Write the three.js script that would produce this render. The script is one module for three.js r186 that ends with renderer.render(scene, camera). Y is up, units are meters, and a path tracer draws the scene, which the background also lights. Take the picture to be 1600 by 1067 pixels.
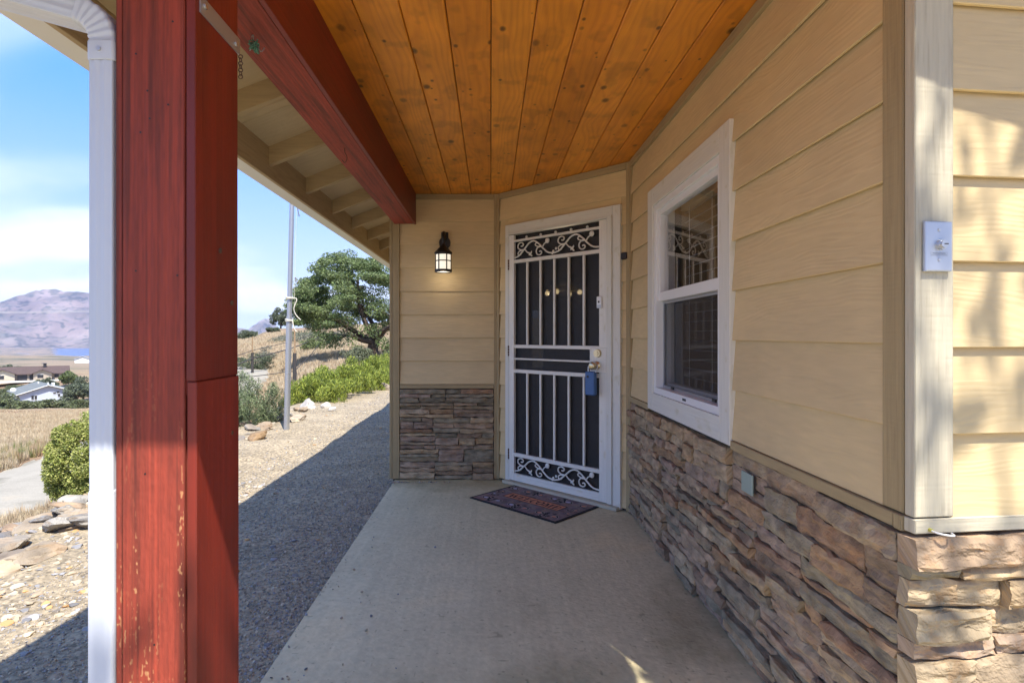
import * as THREE from 'three';
import { mergeGeometries, mergeVertices, toCreasedNormals } from 'three/addons/utils/BufferGeometryUtils.js';
import { RoundedBoxGeometry } from 'three/addons/geometries/RoundedBoxGeometry.js';

// ---------------------------------------------------------------- camera, sky, sun, exposure
const scene = new THREE.Scene();
const EYE = 1.22;                                   // metres above the slab; d below is metres in front of the camera (world z = -d)
const camera = new THREE.PerspectiveCamera(62.05, 1600 / 1067, 0.05, 40000);
camera.position.set(0, EYE, 0);
camera.lookAt(0, EYE, -10);
camera.setViewOffset(1600, 1067, 33, 9.5, 1600, 1067);

const renderer = new THREE.WebGLRenderer({ antialias: true });
renderer.toneMapping = THREE.LinearToneMapping;
renderer.toneMappingExposure = 4.4;
renderer.shadowMap.enabled = true;

const SUN = new THREE.Vector3(0.25, 1, 0.5).normalize();   // towards the sun: behind the camera, over the house
const sun = new THREE.DirectionalLight(new THREE.Color(1, 0.95, 0.86), 2.25);
sun.position.copy(SUN).multiplyScalar(40);
sun.castShadow = true;
sun.shadow.mapSize.set(4096, 4096);
Object.assign(sun.shadow.camera, { left: -30, right: 30, top: 30, bottom: -30, near: 1, far: 120 });
scene.add(sun); scene.add(sun.target);

// ---------------------------------------------------------------- random numbers and noise
function rng(seed) { let s = seed | 0; return () => { s = (s + 0x6d2b79f5) | 0; let t = Math.imul(s ^ (s >>> 15), 1 | s); t = (t + Math.imul(t ^ (t >>> 7), 61 | t)) ^ t; return ((t ^ (t >>> 14)) >>> 0) / 4294967296; }; }
const R = rng(7);
const rr = (a, b, r = R) => a + (b - a) * r();
const clamp = (x, a = 0, b = 1) => Math.min(b, Math.max(a, x));
const smooth = (a, b, x) => { const t = clamp((x - a) / (b - a)); return t * t * (3 - 2 * t); };
const mix = (a, b, t) => a + (b - a) * t;
function hash(x, y, s) { let h = Math.imul(x, 374761393) + Math.imul(y, 668265263) + Math.imul(s, 974634777); h = Math.imul(h ^ (h >>> 13), 1274126177); return ((h ^ (h >>> 16)) >>> 0) / 4294967296; }
function vnoise(x, y, s = 0, px = 0, py = 0) {       // value noise, tiles when px / py (whole numbers) are given
  const xi = Math.floor(x), yi = Math.floor(y), fx = x - xi, fy = y - yi;
  const w = (a, p) => p ? ((a % p) + p) % p : a;
  const x0 = w(xi, px), x1 = w(xi + 1, px), y0 = w(yi, py), y1 = w(yi + 1, py);
  const u = fx * fx * (3 - 2 * fx), v = fy * fy * (3 - 2 * fy);
  return mix(mix(hash(x0, y0, s), hash(x1, y0, s), u), mix(hash(x0, y1, s), hash(x1, y1, s), u), v);
}
function fbm(x, y, s, oct, px = 0, py = 0) { let a = 0, g = 0.5, n = 0; for (let i = 0; i < oct; i++) { a += g * vnoise(x, y, s + i, px, py); n += g; x *= 2; y *= 2; px *= 2; py *= 2; g *= 0.5; } return a / n; }

// sky: a computed dome of air and thin cloud
{
  const W = 1024, H = 512, data = new Float32Array(W * H * 4);
  for (let j = 0; j < H; j++) for (let i = 0; i < W; i++) {
    const el = ((j + 0.5) / H - 0.5) * Math.PI, az = ((i + 0.5) / W - 0.5) * 2 * Math.PI;
    const dx = Math.cos(el) * Math.cos(az), dy = Math.sin(el), dz = Math.cos(el) * Math.sin(az);
    const e = Math.max(0, dy);
    const t1 = smooth(0, 0.42, e), t2 = smooth(0.3, 1, e);
    let c = [mix(mix(0.20, 0.045, t1), 0.06, t2), mix(mix(0.26, 0.14, t1), 0.155, t2), mix(mix(0.36, 0.40, t1), 0.40, t2)];
    const q = 1 / (e + 0.12);                          // clouds lie on a high flat layer
    const cx = dx * q, cz = dz * q;
    const warp = fbm(cx * 0.9 + 5, cz * 0.9, 11, 3);
    let k = fbm(cx * 0.75 + warp * 1.5 + 3, cz * 1.7 + warp, 21, 6);
    k = smooth(0.45, 0.75, k) * 0.62 * smooth(0.0, 0.06, e) + 0.22 * (1 - smooth(0.0, 0.2, e));
    const cl = [0.36, 0.37, 0.385];
    if (dy < 0) { c = [0.42, 0.40, 0.36]; k = 0; }
    const o = (j * W + i) * 4;
    for (let n = 0; n < 3; n++) data[o + n] = mix(c[n], cl[n], k)  * 0.9;
    data[o + 3] = 1;
  }
  const sky = new THREE.DataTexture(data, W, H, THREE.RGBAFormat, THREE.FloatType);
  sky.mapping = THREE.EquirectangularReflectionMapping; sky.magFilter = sky.minFilter = THREE.LinearFilter; sky.wrapS = THREE.RepeatWrapping; sky.needsUpdate = true;
  scene.background = sky; scene.environment = sky;
}

// ---------------------------------------------------------------- textures
function tex(w, h, fn, srgb = true) {
  const a = new Uint8Array(w * h * 4);
  for (let j = 0; j < h; j++) for (let i = 0; i < w; i++) {
    const c = fn(i / w, j / h, i, j), o = (j * w + i) * 4;
    for (let n = 0; n < 3; n++) a[o + n] = clamp(Array.isArray(c) ? c[n] : c, 0, 1) * 255;
    a[o + 3] = 255;
  }
  const t = new THREE.DataTexture(a, w, h);
  t.wrapS = t.wrapT = THREE.RepeatWrapping; t.magFilter = THREE.LinearFilter; t.minFilter = THREE.LinearMipmapLinearFilter; t.generateMipmaps = true;
  if (srgb) t.colorSpace = THREE.SRGBColorSpace;
  t.needsUpdate = true; return t;
}
function scaled(t, mu, mv) { t.repeat.set(1 / mu, 1 / mv); return t; }   // the texture covers mu by mv metres
// fibre-cement boards: embossed cedar grain, u along the board
const grainH = (u, v) => {
  const wv = fbm(u * 3, v * 4, 31, 3, 3, 4), y = v * 36 + wv * 7;
  const l = Math.abs((y % 1) - 0.5) * 2, br = fbm(u * 8, v * 36, 37, 2, 8, 36);
  return 0.55 + 0.45 * Math.pow(l, 0.7) * smooth(0.35, 0.6, br) + 0.12 * (fbm(u * 40, v * 160, 41, 2, 40, 160) - 0.5);
};
const sidingBump = scaled(tex(1024, 512, (u, v) => grainH(u, v) * 0.8, false), 1.3, 0.62);
const sidingMap = scaled(tex(512, 512, (u, v) => { const a = fbm(u * 5, v * 5, 51, 4, 5, 5), b = fbm(u * 24, v * 120, 55, 2, 24, 120); const s = 0.93 + 0.09 * (a - 0.5) + 0.05 * (b - 0.5); return [s, s, s - 0.02 * a]; }), 1.7, 1.7);
// rough-sawn trim
const sawnBump = scaled(tex(512, 512, (u, v) => 0.5 + 0.6 * (fbm(u * 6, v * 90, 61, 3, 6, 90) - 0.5) + 0.25 * (vnoise(u * 160, v * 8, 65, 160, 8) - 0.5), false), 0.9, 0.45);
const trimMap = scaled(tex(512, 512, (u, v) => { const a = fbm(u * 6, v * 60, 71, 3, 6, 60), b = fbm(u * 5, v * 5, 75, 4, 5, 5), w = smooth(0.55, 0.72, fbm(u * 10, v * 70, 77, 3, 10, 70) * 0.6 + b * 0.4); return [0.85 + 0.09 * (a - 0.5) - 0.05 * w, 0.84 + 0.09 * (a - 0.5) - 0.055 * w, 0.82 + 0.09 * (a - 0.5) - 0.055 * w]; }), 0.9, 0.45);
// pale weathered paint of the white trim
const whiteMap = scaled(tex(512, 512, (u, v) => { const a = fbm(u * 5, v * 60, 81, 3, 5, 60), b = fbm(u * 12, v * 12, 83, 4, 12, 12); const k = smooth(0.66, 0.74, vnoise(u * 9, v * 16, 85, 9, 16)) * smooth(0.5, 0.8, b); return [0.94 + 0.06 * (a - 0.5) - 0.05 * k, 0.935 + 0.06 * (a - 0.5) - 0.06 * k, 0.915 + 0.06 * (a - 0.5) - 0.10 * k]; }), 0.9, 0.45);
// knotty pine, u along the plank
const pineMap = (() => {
  const r = rng(91), knots = [];
  for (let i = 0; i < 52; i++) knots.push([r(), r(), rr(0.004, 0.013, r) * (r() < 0.25 ? 1.1 : 0.55), r() < 0.6 ? 1 : 0.55]);
  return scaled(tex(2048, 512, (u, v) => {
    let bend = 0, kn = 0, ring = 0;
    for (const [ku, kv, kr, ks] of knots) {
      let du = u - ku, dv = v - kv; du -= Math.round(du); dv -= Math.round(dv);
      const x = du * 3.0 / 1.5, y = dv * 0.7; if (Math.abs(x) > 0.16 || Math.abs(y) > 0.09) continue;
      const q = Math.hypot(x, y) / kr;
      bend += Math.sign(y) * Math.exp(-q * q / 6) * 0.5;
      kn = Math.max(kn, ks * (1 - smooth(0.75, 1.15, q + 0.25 * (vnoise(u * 900, v * 260, 95) - 0.5))));
      ring = Math.max(ring, ks * Math.exp(-Math.pow((q - 1.15) / 0.3, 2)));
    }
    const y = v * 22 + fbm(u * 5, v * 5, 97, 3, 5, 5) * 5 + bend * 1.2;
    const g = Math.pow(0.5 + 0.5 * Math.sin(y * 6.283 * 0.9), 2) * 0.5 + fbm(u * 20, v * 150, 99, 2, 20, 150) * 0.5;
    const bl = fbm(u * 14, v * 4, 101, 4, 14, 4), st = smooth(0.56, 0.74, fbm(u * 26, v * 9, 105, 3, 26, 9));
    const s = 1 - 0.09 * g + 0.20 * (bl - 0.5) - 0.09 * st - 0.44 * kn - 0.24 * ring * (1 - kn);
    return [0.92 * s, 0.605 * s * (1 - 0.06 * g), 0.20 * s];
  }), 3.0, 0.7);
})();
// red stain over rough timber with flecks worn to bare wood, u along the grain
const redTex = (worn, len) => scaled(tex(1024, 512, (u, v) => {
  const a = fbm(u * 5, v * 80, 111, 3, 5, 80), b = fbm(u * 4, v * 3, 113, 4, 4, 3), c = fbm(u * 60, v * 120, 117, 2, 60, 120);
  let fl = 0;
  if (worn) { const zone = smooth(0.40, 0.58, fbm(u * 5, v * 13, 119, 3, 5, 13)) * (1 - smooth(0.38, 0.52, u + 0.2 * (b - 0.5)));
    fl = zone * smooth(0.66, 0.73, 0.6 * vnoise(u * 330, v * 130, 121, 330, 130) + 0.4 * vnoise(u * 90, v * 150, 123, 90, 150)) * 0.85; }
  const s = 0.94 + 0.34 * (a - 0.5) + 0.26 * (b - 0.5) + 0.16 * (c - 0.5), dk = smooth(0.58, 0.75, fbm(u * 4, v * 26, 127, 3, 4, 26)) * 0.22;
  return [mix(0.60 * s - dk * 0.45, 0.74, fl), mix(0.245 * s - dk * 0.15, 0.56, fl), mix(0.165 * s - dk * 0.11, 0.37, fl)];
}), len, 0.5);
const redMap = redTex(false, 1.6), redWornMap = redTex(true, 2.3);
const redBump = scaled(tex(512, 512, (u, v) => 0.5 + 0.7 * (fbm(u * 4, v * 70, 131, 2, 4, 70) - 0.5) + 0.4 * (fbm(u * 50, v * 60, 133, 2, 50, 60) - 0.5), false), 0.8, 0.5);
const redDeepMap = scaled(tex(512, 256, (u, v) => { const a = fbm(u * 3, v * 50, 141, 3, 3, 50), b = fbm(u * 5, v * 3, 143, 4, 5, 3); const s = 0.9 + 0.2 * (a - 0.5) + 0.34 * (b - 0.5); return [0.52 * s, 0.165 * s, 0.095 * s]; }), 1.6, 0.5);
// stone grain
const stoneMap = scaled(tex(512, 512, (u, v) => { const a = fbm(u * 6, v * 6, 151, 5, 6, 6), b = fbm(u * 5, v * 22, 155, 4, 5, 22), c = smooth(0.58, 0.7, fbm(u * 9, v * 12, 157, 4, 9, 12)); return [0.84 + 0.34 * (a - 0.5) + 0.34 * (b - 0.5) + 0.02 * c, 0.835 + 0.34 * (a - 0.5) + 0.34 * (b - 0.5) - 0.02 * c, 0.82 + 0.33 * (a - 0.5) + 0.33 * (b - 0.5) - 0.06 * c]; }), 0.30, 0.30);
const stoneBump = scaled(tex(512, 512, (u, v) => 0.35 * fbm(u * 12, v * 22, 161, 5, 12, 22) + 0.2 * fbm(u * 60, v * 90, 163, 3, 60, 90) + 0.45 * Math.abs(fbm(u * 5, v * 14, 165, 4, 5, 14) - 0.5) * 2, false), 0.42, 0.42);
// broom-finished concrete with stains
const concreteMap = scaled(tex(1024, 1024, (u, v) => {
  const a = fbm(u * 4, v * 4, 171, 5, 4, 4), b = fbm(u * 7, v * 7, 175, 4, 7, 7), f = fbm(u * 160, v * 160, 177, 2, 160, 160), l = fbm(u * 6, v * 150, 179, 2, 6, 150);
  const st = smooth(0.52, 0.72, a), ru = smooth(0.60, 0.75, b) * 0.6, pit = smooth(0.90, 0.95, vnoise(u * 190, v * 190, 181, 190, 190)) * 0.12;
  const s = 0.80 - 0.13 * st + 0.085 * (f - 0.5) + 0.05 * (l - 0.5) + 0.10 * (b - 0.5) - pit;
  return [s + 0.018 * ru, s - 0.012 - 0.004 * ru, s - 0.055 - 0.03 * ru - 0.01 * st];
}), 3.2, 3.2);
const fineBump = scaled(tex(512, 512, (u, v) => fbm(u * 60, v * 60, 185, 3, 60, 60), false), 0.8, 0.8);
// ground detail, used with the ground's own colours
const soilMap = scaled(tex(1024, 1024, (u, v) => { const f = fbm(u * 120, v * 120, 191, 3, 120, 120), g = fbm(u * 10, v * 10, 193, 4, 10, 10), p = smooth(0.72, 0.8, vnoise(u * 150, v * 150, 195, 150, 150)); const s = 0.80 + 0.42 * (f - 0.5) + 0.2 * (g - 0.5) - 0.16 * p; return [s, s * 0.99, s * 0.97]; }), 2.2, 2.2);
const soilBump = scaled(tex(512, 512, (u, v) => fbm(u * 50, v * 50, 197, 4, 50, 50), false), 1.3, 1.3);
const rockMap = scaled(tex(512, 512, (u, v) => { const a = fbm(u * 5, v * 5, 201, 6, 5, 5), c = smooth(0.56, 0.68, fbm(u * 4, v * 4, 205, 4, 4, 4)); return [0.82 + 0.5 * (a - 0.5) + 0.02 * c, 0.81 + 0.5 * (a - 0.5) - 0.02 * c, 0.80 + 0.48 * (a - 0.5) - 0.06 * c]; }), 0.6, 0.6);
const farMap = scaled(tex(1024, 1024, (u, v) => { const a = fbm(u * 8, v * 8, 211, 6, 8, 8), p = smooth(0.56, 0.70, fbm(u * 46, v * 46, 215, 3, 46, 46)); const s = 0.86 + 0.5 * (a - 0.5); return [s - 0.30 * p, s - 0.24 * p, s - 0.28 * p]; }), 2600, 2600);

// ---------------------------------------------------------------- materials
const lin = (r, g, b) => new THREE.Color().setRGB(r, g, b);
const mat = (c, o = {}) => new THREE.MeshStandardMaterial({ color: c, roughness: 0.8, ...o });
const M = {
  siding: mat(lin(0.76, 0.575, 0.315), { map: sidingMap, bumpMap: sidingBump, bumpScale: 0.0016, roughness: 0.62 }),
  siding2: mat(lin(0.73, 0.55, 0.30), { map: sidingMap, bumpMap: sidingBump, bumpScale: 0.0016, roughness: 0.6 }),
  trim: mat(lin(0.54, 0.415, 0.225), { map: trimMap, bumpMap: sawnBump, bumpScale: 0.0014, roughness: 0.75 }),
  trimPale: mat(lin(0.74, 0.68, 0.53), { map: trimMap, bumpMap: sawnBump, bumpScale: 0.0016, roughness: 0.72 }),
  whiteWood: mat(lin(0.80, 0.79, 0.74), { map: whiteMap, bumpMap: sawnBump, bumpScale: 0.0007, roughness: 0.55 }),
  vinyl: mat(lin(0.80, 0.80, 0.79), { roughness: 0.35 }),
  whiteSteel: mat(lin(0.86, 0.84, 0.79), { map: whiteMap, roughness: 0.4 }),
  pine: mat(lin(0.95, 0.92, 0.62), { map: pineMap, bumpMap: redBump, bumpScale: 0.0004, roughness: 0.42 }),
  pine2: mat(lin(0.86, 0.80, 0.50), { map: pineMap, bumpMap: redBump, bumpScale: 0.0004, roughness: 0.45 }),
  pine3: mat(lin(1.0, 1.0, 0.75), { map: pineMap, bumpMap: redBump, bumpScale: 0.0004, roughness: 0.42 }),
  red: mat(lin(0.95, 0.9, 0.9), { map: redMap, bumpMap: redBump, bumpScale: 0.0016, roughness: 0.72 }),
  redWorn: mat(lin(0.95, 0.9, 0.9), { map: redWornMap, bumpMap: redBump, bumpScale: 0.003, roughness: 0.72 }),
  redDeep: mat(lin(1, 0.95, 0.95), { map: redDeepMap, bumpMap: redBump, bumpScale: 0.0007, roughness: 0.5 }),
  eave: mat(lin(0.62, 0.47, 0.26), { map: trimMap, roughness: 0.75 }),
  deck: mat(lin(0.66, 0.52, 0.31), { map: sidingMap, bumpMap: fineBump, bumpScale: 0.001, roughness: 0.85 }),
  gutter: mat(lin(0.74, 0.72, 0.66), { roughness: 0.35 }),
  spout: mat(lin(0.58, 0.61, 0.66), { roughness: 0.32 }),
  concrete: mat(lin(1.0, 0.875, 0.60), { map: concreteMap, bumpMap: fineBump, bumpScale: 0.0016, roughness: 0.7 }),
  mortar: mat(lin(0.07, 0.06, 0.05), { roughness: 1 }),
  steel: mat(lin(0.62, 0.62, 0.62), { metalness: 1, roughness: 0.38 }),
  galv: mat(lin(0.44, 0.45, 0.47), { metalness: 0.75, roughness: 0.42, bumpMap: fineBump, bumpScale: 0.0004 }),
  brass: mat(lin(0.62, 0.52, 0.32), { metalness: 1, roughness: 0.3 }),
  rust: mat(lin(0.13, 0.075, 0.05), { roughness: 0.8, metalness: 0.3 }),
  black: mat(lin(0.016, 0.013, 0.012), { roughness: 0.45 }),
  rubber: mat(lin(0.012, 0.012, 0.014), { roughness: 0.7 }),
  glass: new THREE.MeshPhysicalMaterial({ color: 0xffffff, transmission: 1, roughness: 0, thickness: 0, ior: 1.5 }),
  screen: mat(lin(0.012, 0.012, 0.014), { transparent: true, opacity: 0.86, roughness: 0.6 }),
  insect: mat(lin(0.03, 0.03, 0.035), { transparent: true, opacity: 0.3, roughness: 0.7 }),
  room: mat(lin(0.20, 0.17, 0.14), { roughness: 0.9 }),
  roofing: mat(lin(0.10, 0.09, 0.085), { roughness: 0.95 }),
  asphalt: mat(lin(0.46, 0.43, 0.39), { map: concreteMap, bumpMap: soilBump, bumpScale: 0.001, roughness: 0.95 }),
};

// ---------------------------------------------------------------- helpers
const used = new Map();
const numbered = (n) => { const k = used.get(n) || 0; used.set(n, k + 1); return k ? n + '_' + String(k).padStart(3, '0') : n; };
function shade(o) { o.castShadow = o.receiveShadow = true; return o; }
function part(name, geo, m, parent, pos, rot) {
  const o = shade(new THREE.Mesh(geo, m)); o.name = numbered(name);
  if (pos) o.position.set(...pos); if (rot) o.rotation.set(...rot);
  parent.add(o); return o;
}
function tag(o, label, category, group, kind) { o.userData = {}; if (label) o.userData.label = label; if (category) o.userData.category = category; if (group) o.userData.group = group; if (kind) o.userData.kind = kind; return o; }
function thing(name, label, category, pos = [0, 0, 0], ry = 0, group) { const g = new THREE.Group(); g.name = numbered(name); g.position.set(...pos); g.rotation.y = ry; scene.add(g); return tag(g, label, category, group); }
function metric(g, ou = R() * 5, ov = R() * 5, along) {      // uv in metres, u along the longest side (or the given axis)
  g.computeBoundingBox(); const b = g.boundingBox, s = [b.max.x - b.min.x, b.max.y - b.min.y, b.max.z - b.min.z];
  const p = g.attributes.position, n = g.attributes.normal, uv = new Float32Array(p.count * 2);
  const L = along ?? s.indexOf(Math.max(...s));
  for (let i = 0; i < p.count; i++) {
    const c = [p.getX(i), p.getY(i), p.getZ(i)], m = [Math.abs(n.getX(i)), Math.abs(n.getY(i)), Math.abs(n.getZ(i))];
    const drop = m.indexOf(Math.max(...m)); const ax = [0, 1, 2].filter((k) => k !== drop);
    const [a, bb] = ax.includes(L) ? [L, ax.find((k) => k !== L)] : ax;
    uv[i * 2] = c[a] + ou; uv[i * 2 + 1] = c[bb] + ov + drop * 0.37;
  }
  g.setAttribute('uv', new THREE.BufferAttribute(uv, 2)); return g;
}
const box = (w, h, d, x = 0, y = 0, z = 0, along) => metric(new THREE.BoxGeometry(w, h, d).translate(x, y, z), undefined, undefined, along);
const rbox = (w, h, d, x = 0, y = 0, z = 0, r = 0.003, along) => metric(new RoundedBoxGeometry(w, h, d, 1, r).translate(x, y, z), undefined, undefined, along);
// box between corners
const span = (x0, x1, y0, y1, z0, z1, r = 0.003) => r ? rbox(x1 - x0, y1 - y0, z1 - z0, (x0 + x1) / 2, (y0 + y1) / 2, (z0 + z1) / 2, r) : box(x1 - x0, y1 - y0, z1 - z0, (x0 + x1) / 2, (y0 + y1) / 2, (z0 + z1) / 2);
const join = (list) => mergeGeometries(list.map((g) => { const q = g.index ? g.toNonIndexed() : g; for (const k of Object.keys(q.attributes)) if (!['position', 'normal', 'uv'].includes(k)) q.deleteAttribute(k); return q; }));
const V = (x, y, z) => new THREE.Vector3(x, y, z);
const P = (X, d, Y) => V(X, Y, -d);
function rod(a, b, r0, r1 = r0, seg = 8) {
  const d = b.clone().sub(a), g = new THREE.CylinderGeometry(r1, r0, d.length(), seg);
  g.applyQuaternion(new THREE.Quaternion().setFromUnitVectors(V(0, 1, 0), d.clone().normalize())); g.translate((a.x + b.x) / 2, (a.y + b.y) / 2, (a.z + b.z) / 2); return g;
}
const tube = (pts, r, n = 24, seg = 6, closed = false) => new THREE.TubeGeometry(new THREE.CatmullRomCurve3(pts, closed), n, r, seg, closed);
// a profile of (z, y) points swept along x
function profile(pts, x0, x1, ou = R() * 5, ov = R() * 5) {
  const pos = [], uv = [], n = pts.length; let acc = 0;
  for (let i = 0; i < n; i++) {
    const [z0, y0] = pts[i], [z1, y1] = pts[(i + 1) % n], l = Math.hypot(z1 - z0, y1 - y0);
    for (const [x, z, y, v] of [[x0, z0, y0, 0], [x0, z1, y1, 1], [x1, z1, y1, 1], [x0, z0, y0, 0], [x1, z1, y1, 1], [x1, z0, y0, 0]]) { pos.push(x, y, z); uv.push(x + ou, acc + v * l + ov); }
    acc += l;
  }
  const tri = THREE.ShapeUtils.triangulateShape(pts.map((p) => new THREE.Vector2(...p)), []);
  for (const x of [x0, x1]) for (const t of tri) { for (const k of t) { pos.push(x, pts[k][1], pts[k][0]); uv.push(pts[k][0] + ou, pts[k][1] + ov); } }
  const g = new THREE.BufferGeometry(); g.setAttribute('position', new THREE.Float32BufferAttribute(pos, 3)); g.setAttribute('uv', new THREE.Float32BufferAttribute(uv, 2)); g.computeVertexNormals(); return g;
}

// ================================================================ THE GROUND
const px = (x) => (x - 767) / 887;                  // a bearing: metres sideways for each metre forward
const COLS = [
  [-Math.PI, [[5, -0.3], [30, 0.3], [100, 2], [400, -10], [1000, -40], [12000, -150]]],
  [-2.2, [[5, -2], [30, -4], [100, -14], [400, -24], [1000, -44], [12000, -150]]],
  [-1.2, [[5, -2.1], [14, -2.1], [25, -3.5], [60, -8], [110, -14], [160, -18], [300, -22], [400, -24], [1000, -46], [2500, -95], [4000, -165], [12000, -165]]],
  [px(-60), [[5, -2.1], [13.5, -2], [25, -3.3], [60, -7.3], [110, -13], [150, -17.6], [172, -17.6], [195, -14.3], [240, -14.3], [330, -20], [1000, -39], [2500, -88], [3400, -118], [4300, -138], [12000, -138]], 1],
  [px(72), [[5, -2.1], [13.5, -2], [25, -3.3], [60, -7.2], [110, -13], [150, -17.6], [172, -17.6], [195, -14.3], [240, -14.3], [330, -20], [1000, -41], [2500, -92], [3400, -126], [4300, -146], [12000, -146]], 1],
  [px(130), [[5, -2.1], [15, -2], [26, -3.3], [60, -7.0], [110, -13], [150, -17.6], [172, -17.6], [195, -14.3], [240, -14.3], [330, -20], [1000, -42], [2500, -100], [3400, -150], [4300, -190], [12000, -190]], 1],
  [px(250), [[5, -2.0], [15, -1.8], [30, -1.6], [60, -3], [100, -5], [200, -10], [400, -18], [1000, -40], [4000, -150], [12000, -160]], 1],
  [px(372), [[5, -1.8], [13, -1.6], [20, -1.3], [26, -1.0], [31, -0.4], [68, 0.2], [100, 0.5], [140, -2], [400, -20], [1000, -45], [4000, -150], [12000, -160]], 1],
  [px(437), [[5, -1.6], [13, -1.6], [17, -1.2], [21, -0.6], [31, -0.3], [68, 0.7], [100, 2.3], [140, 0], [400, -15], [1000, -45], [12000, -150]], 1],
  [px(550), [[5, -1.2], [17, -0.9], [21, -0.4], [30, 0], [68, 1.2], [100, 3.1], [140, 3], [400, 0], [1000, -30], [12000, -150]], 1],
  [px(640), [[5, -0.5], [20, -0.1], [30, 0.1], [68, 1.8], [100, 4], [150, 5], [400, 0], [1000, -30], [12000, -150]], 1],
  [0.8, [[5, 0], [30, 0.5], [100, 5], [400, 10], [1000, 0], [12000, -150]]],
  [2.0, [[5, 0], [30, 0.8], [100, 5], [400, 5], [1000, -20], [12000, -150]]],
].map(([a, pts, ahead]) => { const th = ahead ? Math.atan(a) : a; return [th, pts.map(([d, y]) => [Math.log(ahead ? d / Math.cos(th) : d), y])]; });
COLS.push([Math.PI, COLS[0][1]]);
function along1(pts, l) {
  if (l <= pts[0][0]) return pts[0][1];
  for (let i = 0; i < pts.length - 1; i++) if (l <= pts[i + 1][0]) {
    const p0 = pts[Math.max(0, i - 1)], p1 = pts[i], p2 = pts[i + 1], p3 = pts[Math.min(pts.length - 1, i + 2)];
    const h = p2[0] - p1[0], t = (l - p1[0]) / h, lim = (m, a, b) => (a * b <= 0 ? 0 : Math.sign(m) * Math.min(Math.abs(m), 3 * Math.min(Math.abs(a), Math.abs(b))));
    const s0 = (p1[1] - p0[1]) / (p1[0] - p0[0] || 1), s1 = (p2[1] - p1[1]) / h, s2 = (p3[1] - p2[1]) / (p3[0] - p2[0] || 1);
    const m1 = i ? lim((s0 + s1) / 2, s0, s1) : s1, m2 = i + 2 < pts.length ? lim((s1 + s2) / 2, s1, s2) : s1;
    const t2 = t * t, t3 = t2 * t;
    return (2 * t3 - 3 * t2 + 1) * p1[1] + (t3 - 2 * t2 + t) * h * m1 + (3 * t2 - 2 * t3) * p2[1] + (t3 - t2) * h * m2;
  }
  return pts[pts.length - 1][1];
}
function baseH(X, d) {
  const th = Math.atan2(X, d), l = Math.log(Math.max(0.5, Math.hypot(X, d)));
  for (let i = 0; i < COLS.length - 1; i++) if (th <= COLS[i + 1][0]) { const t = smooth(COLS[i][0], COLS[i + 1][0], th); return mix(along1(COLS[i][1], l), along1(COLS[i + 1][1], l), t); }
  return along1(COLS[0][1], l);
}
const ROAD = [[-9.3, -30, -2.2], [-9.8, 0, -2.1], [-10.1, 8, -2.05], [-10.3, 14, -2], [-10.9, 20, -1.6], [-12.4, 27, -1.0], [-16, 36, -0.8], [-24, 47, -1.7], [-36, 66, -3.3], [-58, 108, -5.6]];
const roadCurve = new THREE.CatmullRomCurve3(ROAD.map(([X, d, y]) => V(X, y, -d)));
const roadPts = roadCurve.getSpacedPoints(220);
const edgeX = (d) => -2.98 - 0.30 * smooth(5, 7, d) - 0.22 * smooth(7, 10, d) + 0.7 * smooth(11, 16, d) + 0.16 * (vnoise(d * 1.3, 3, 301) - 0.5);
function terrace(X, d) { return smooth(-2.6, 0, X - edgeX(d)) * (1 - smooth(14, 22, d)) * smooth(-14, -6, d) * (1 - smooth(9, 16, X)); }
function ground(X, d) {
  const r = Math.hypot(X, d);
  let h = baseH(X, d);
  h += (fbm(X * 0.09, d * 0.09, 311, 4) - 0.5) * 0.9 * smooth(14, 60, r) * (1 - smooth(300, 800, r)) + (fbm(X * 0.004, d * 0.004, 315, 5) - 0.5) * 26 * smooth(250, 1500, r);
  h += (fbm(X * 0.7, d * 0.7, 317, 3) - 0.5) * 0.22 * (1 - smooth(60, 200, r));
  let near = 1e9, ry = 0;
  if (r < 120 && X < -6) for (const p of roadPts) { const q = Math.hypot(p.x - X, -p.z - d); if (q < near) { near = q; ry = p.y; } }
  if (near < 4) h = mix(ry - 0.06, h, smooth(1.7, 3.6, near));
  const t = terrace(X, d);
  const flat = -0.05 + (fbm(X * 2.2, d * 2.2, 321, 4) - 0.5) * 0.05 * smooth(0.9, 1.3, Math.max(-X, X > 0 ? 0 : 0)) + 0.04 * (vnoise(X * 1.1, d * 1.1, 325) - 0.5) * smooth(1.2, 2, -X);
  return mix(h, flat, t);
}
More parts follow.
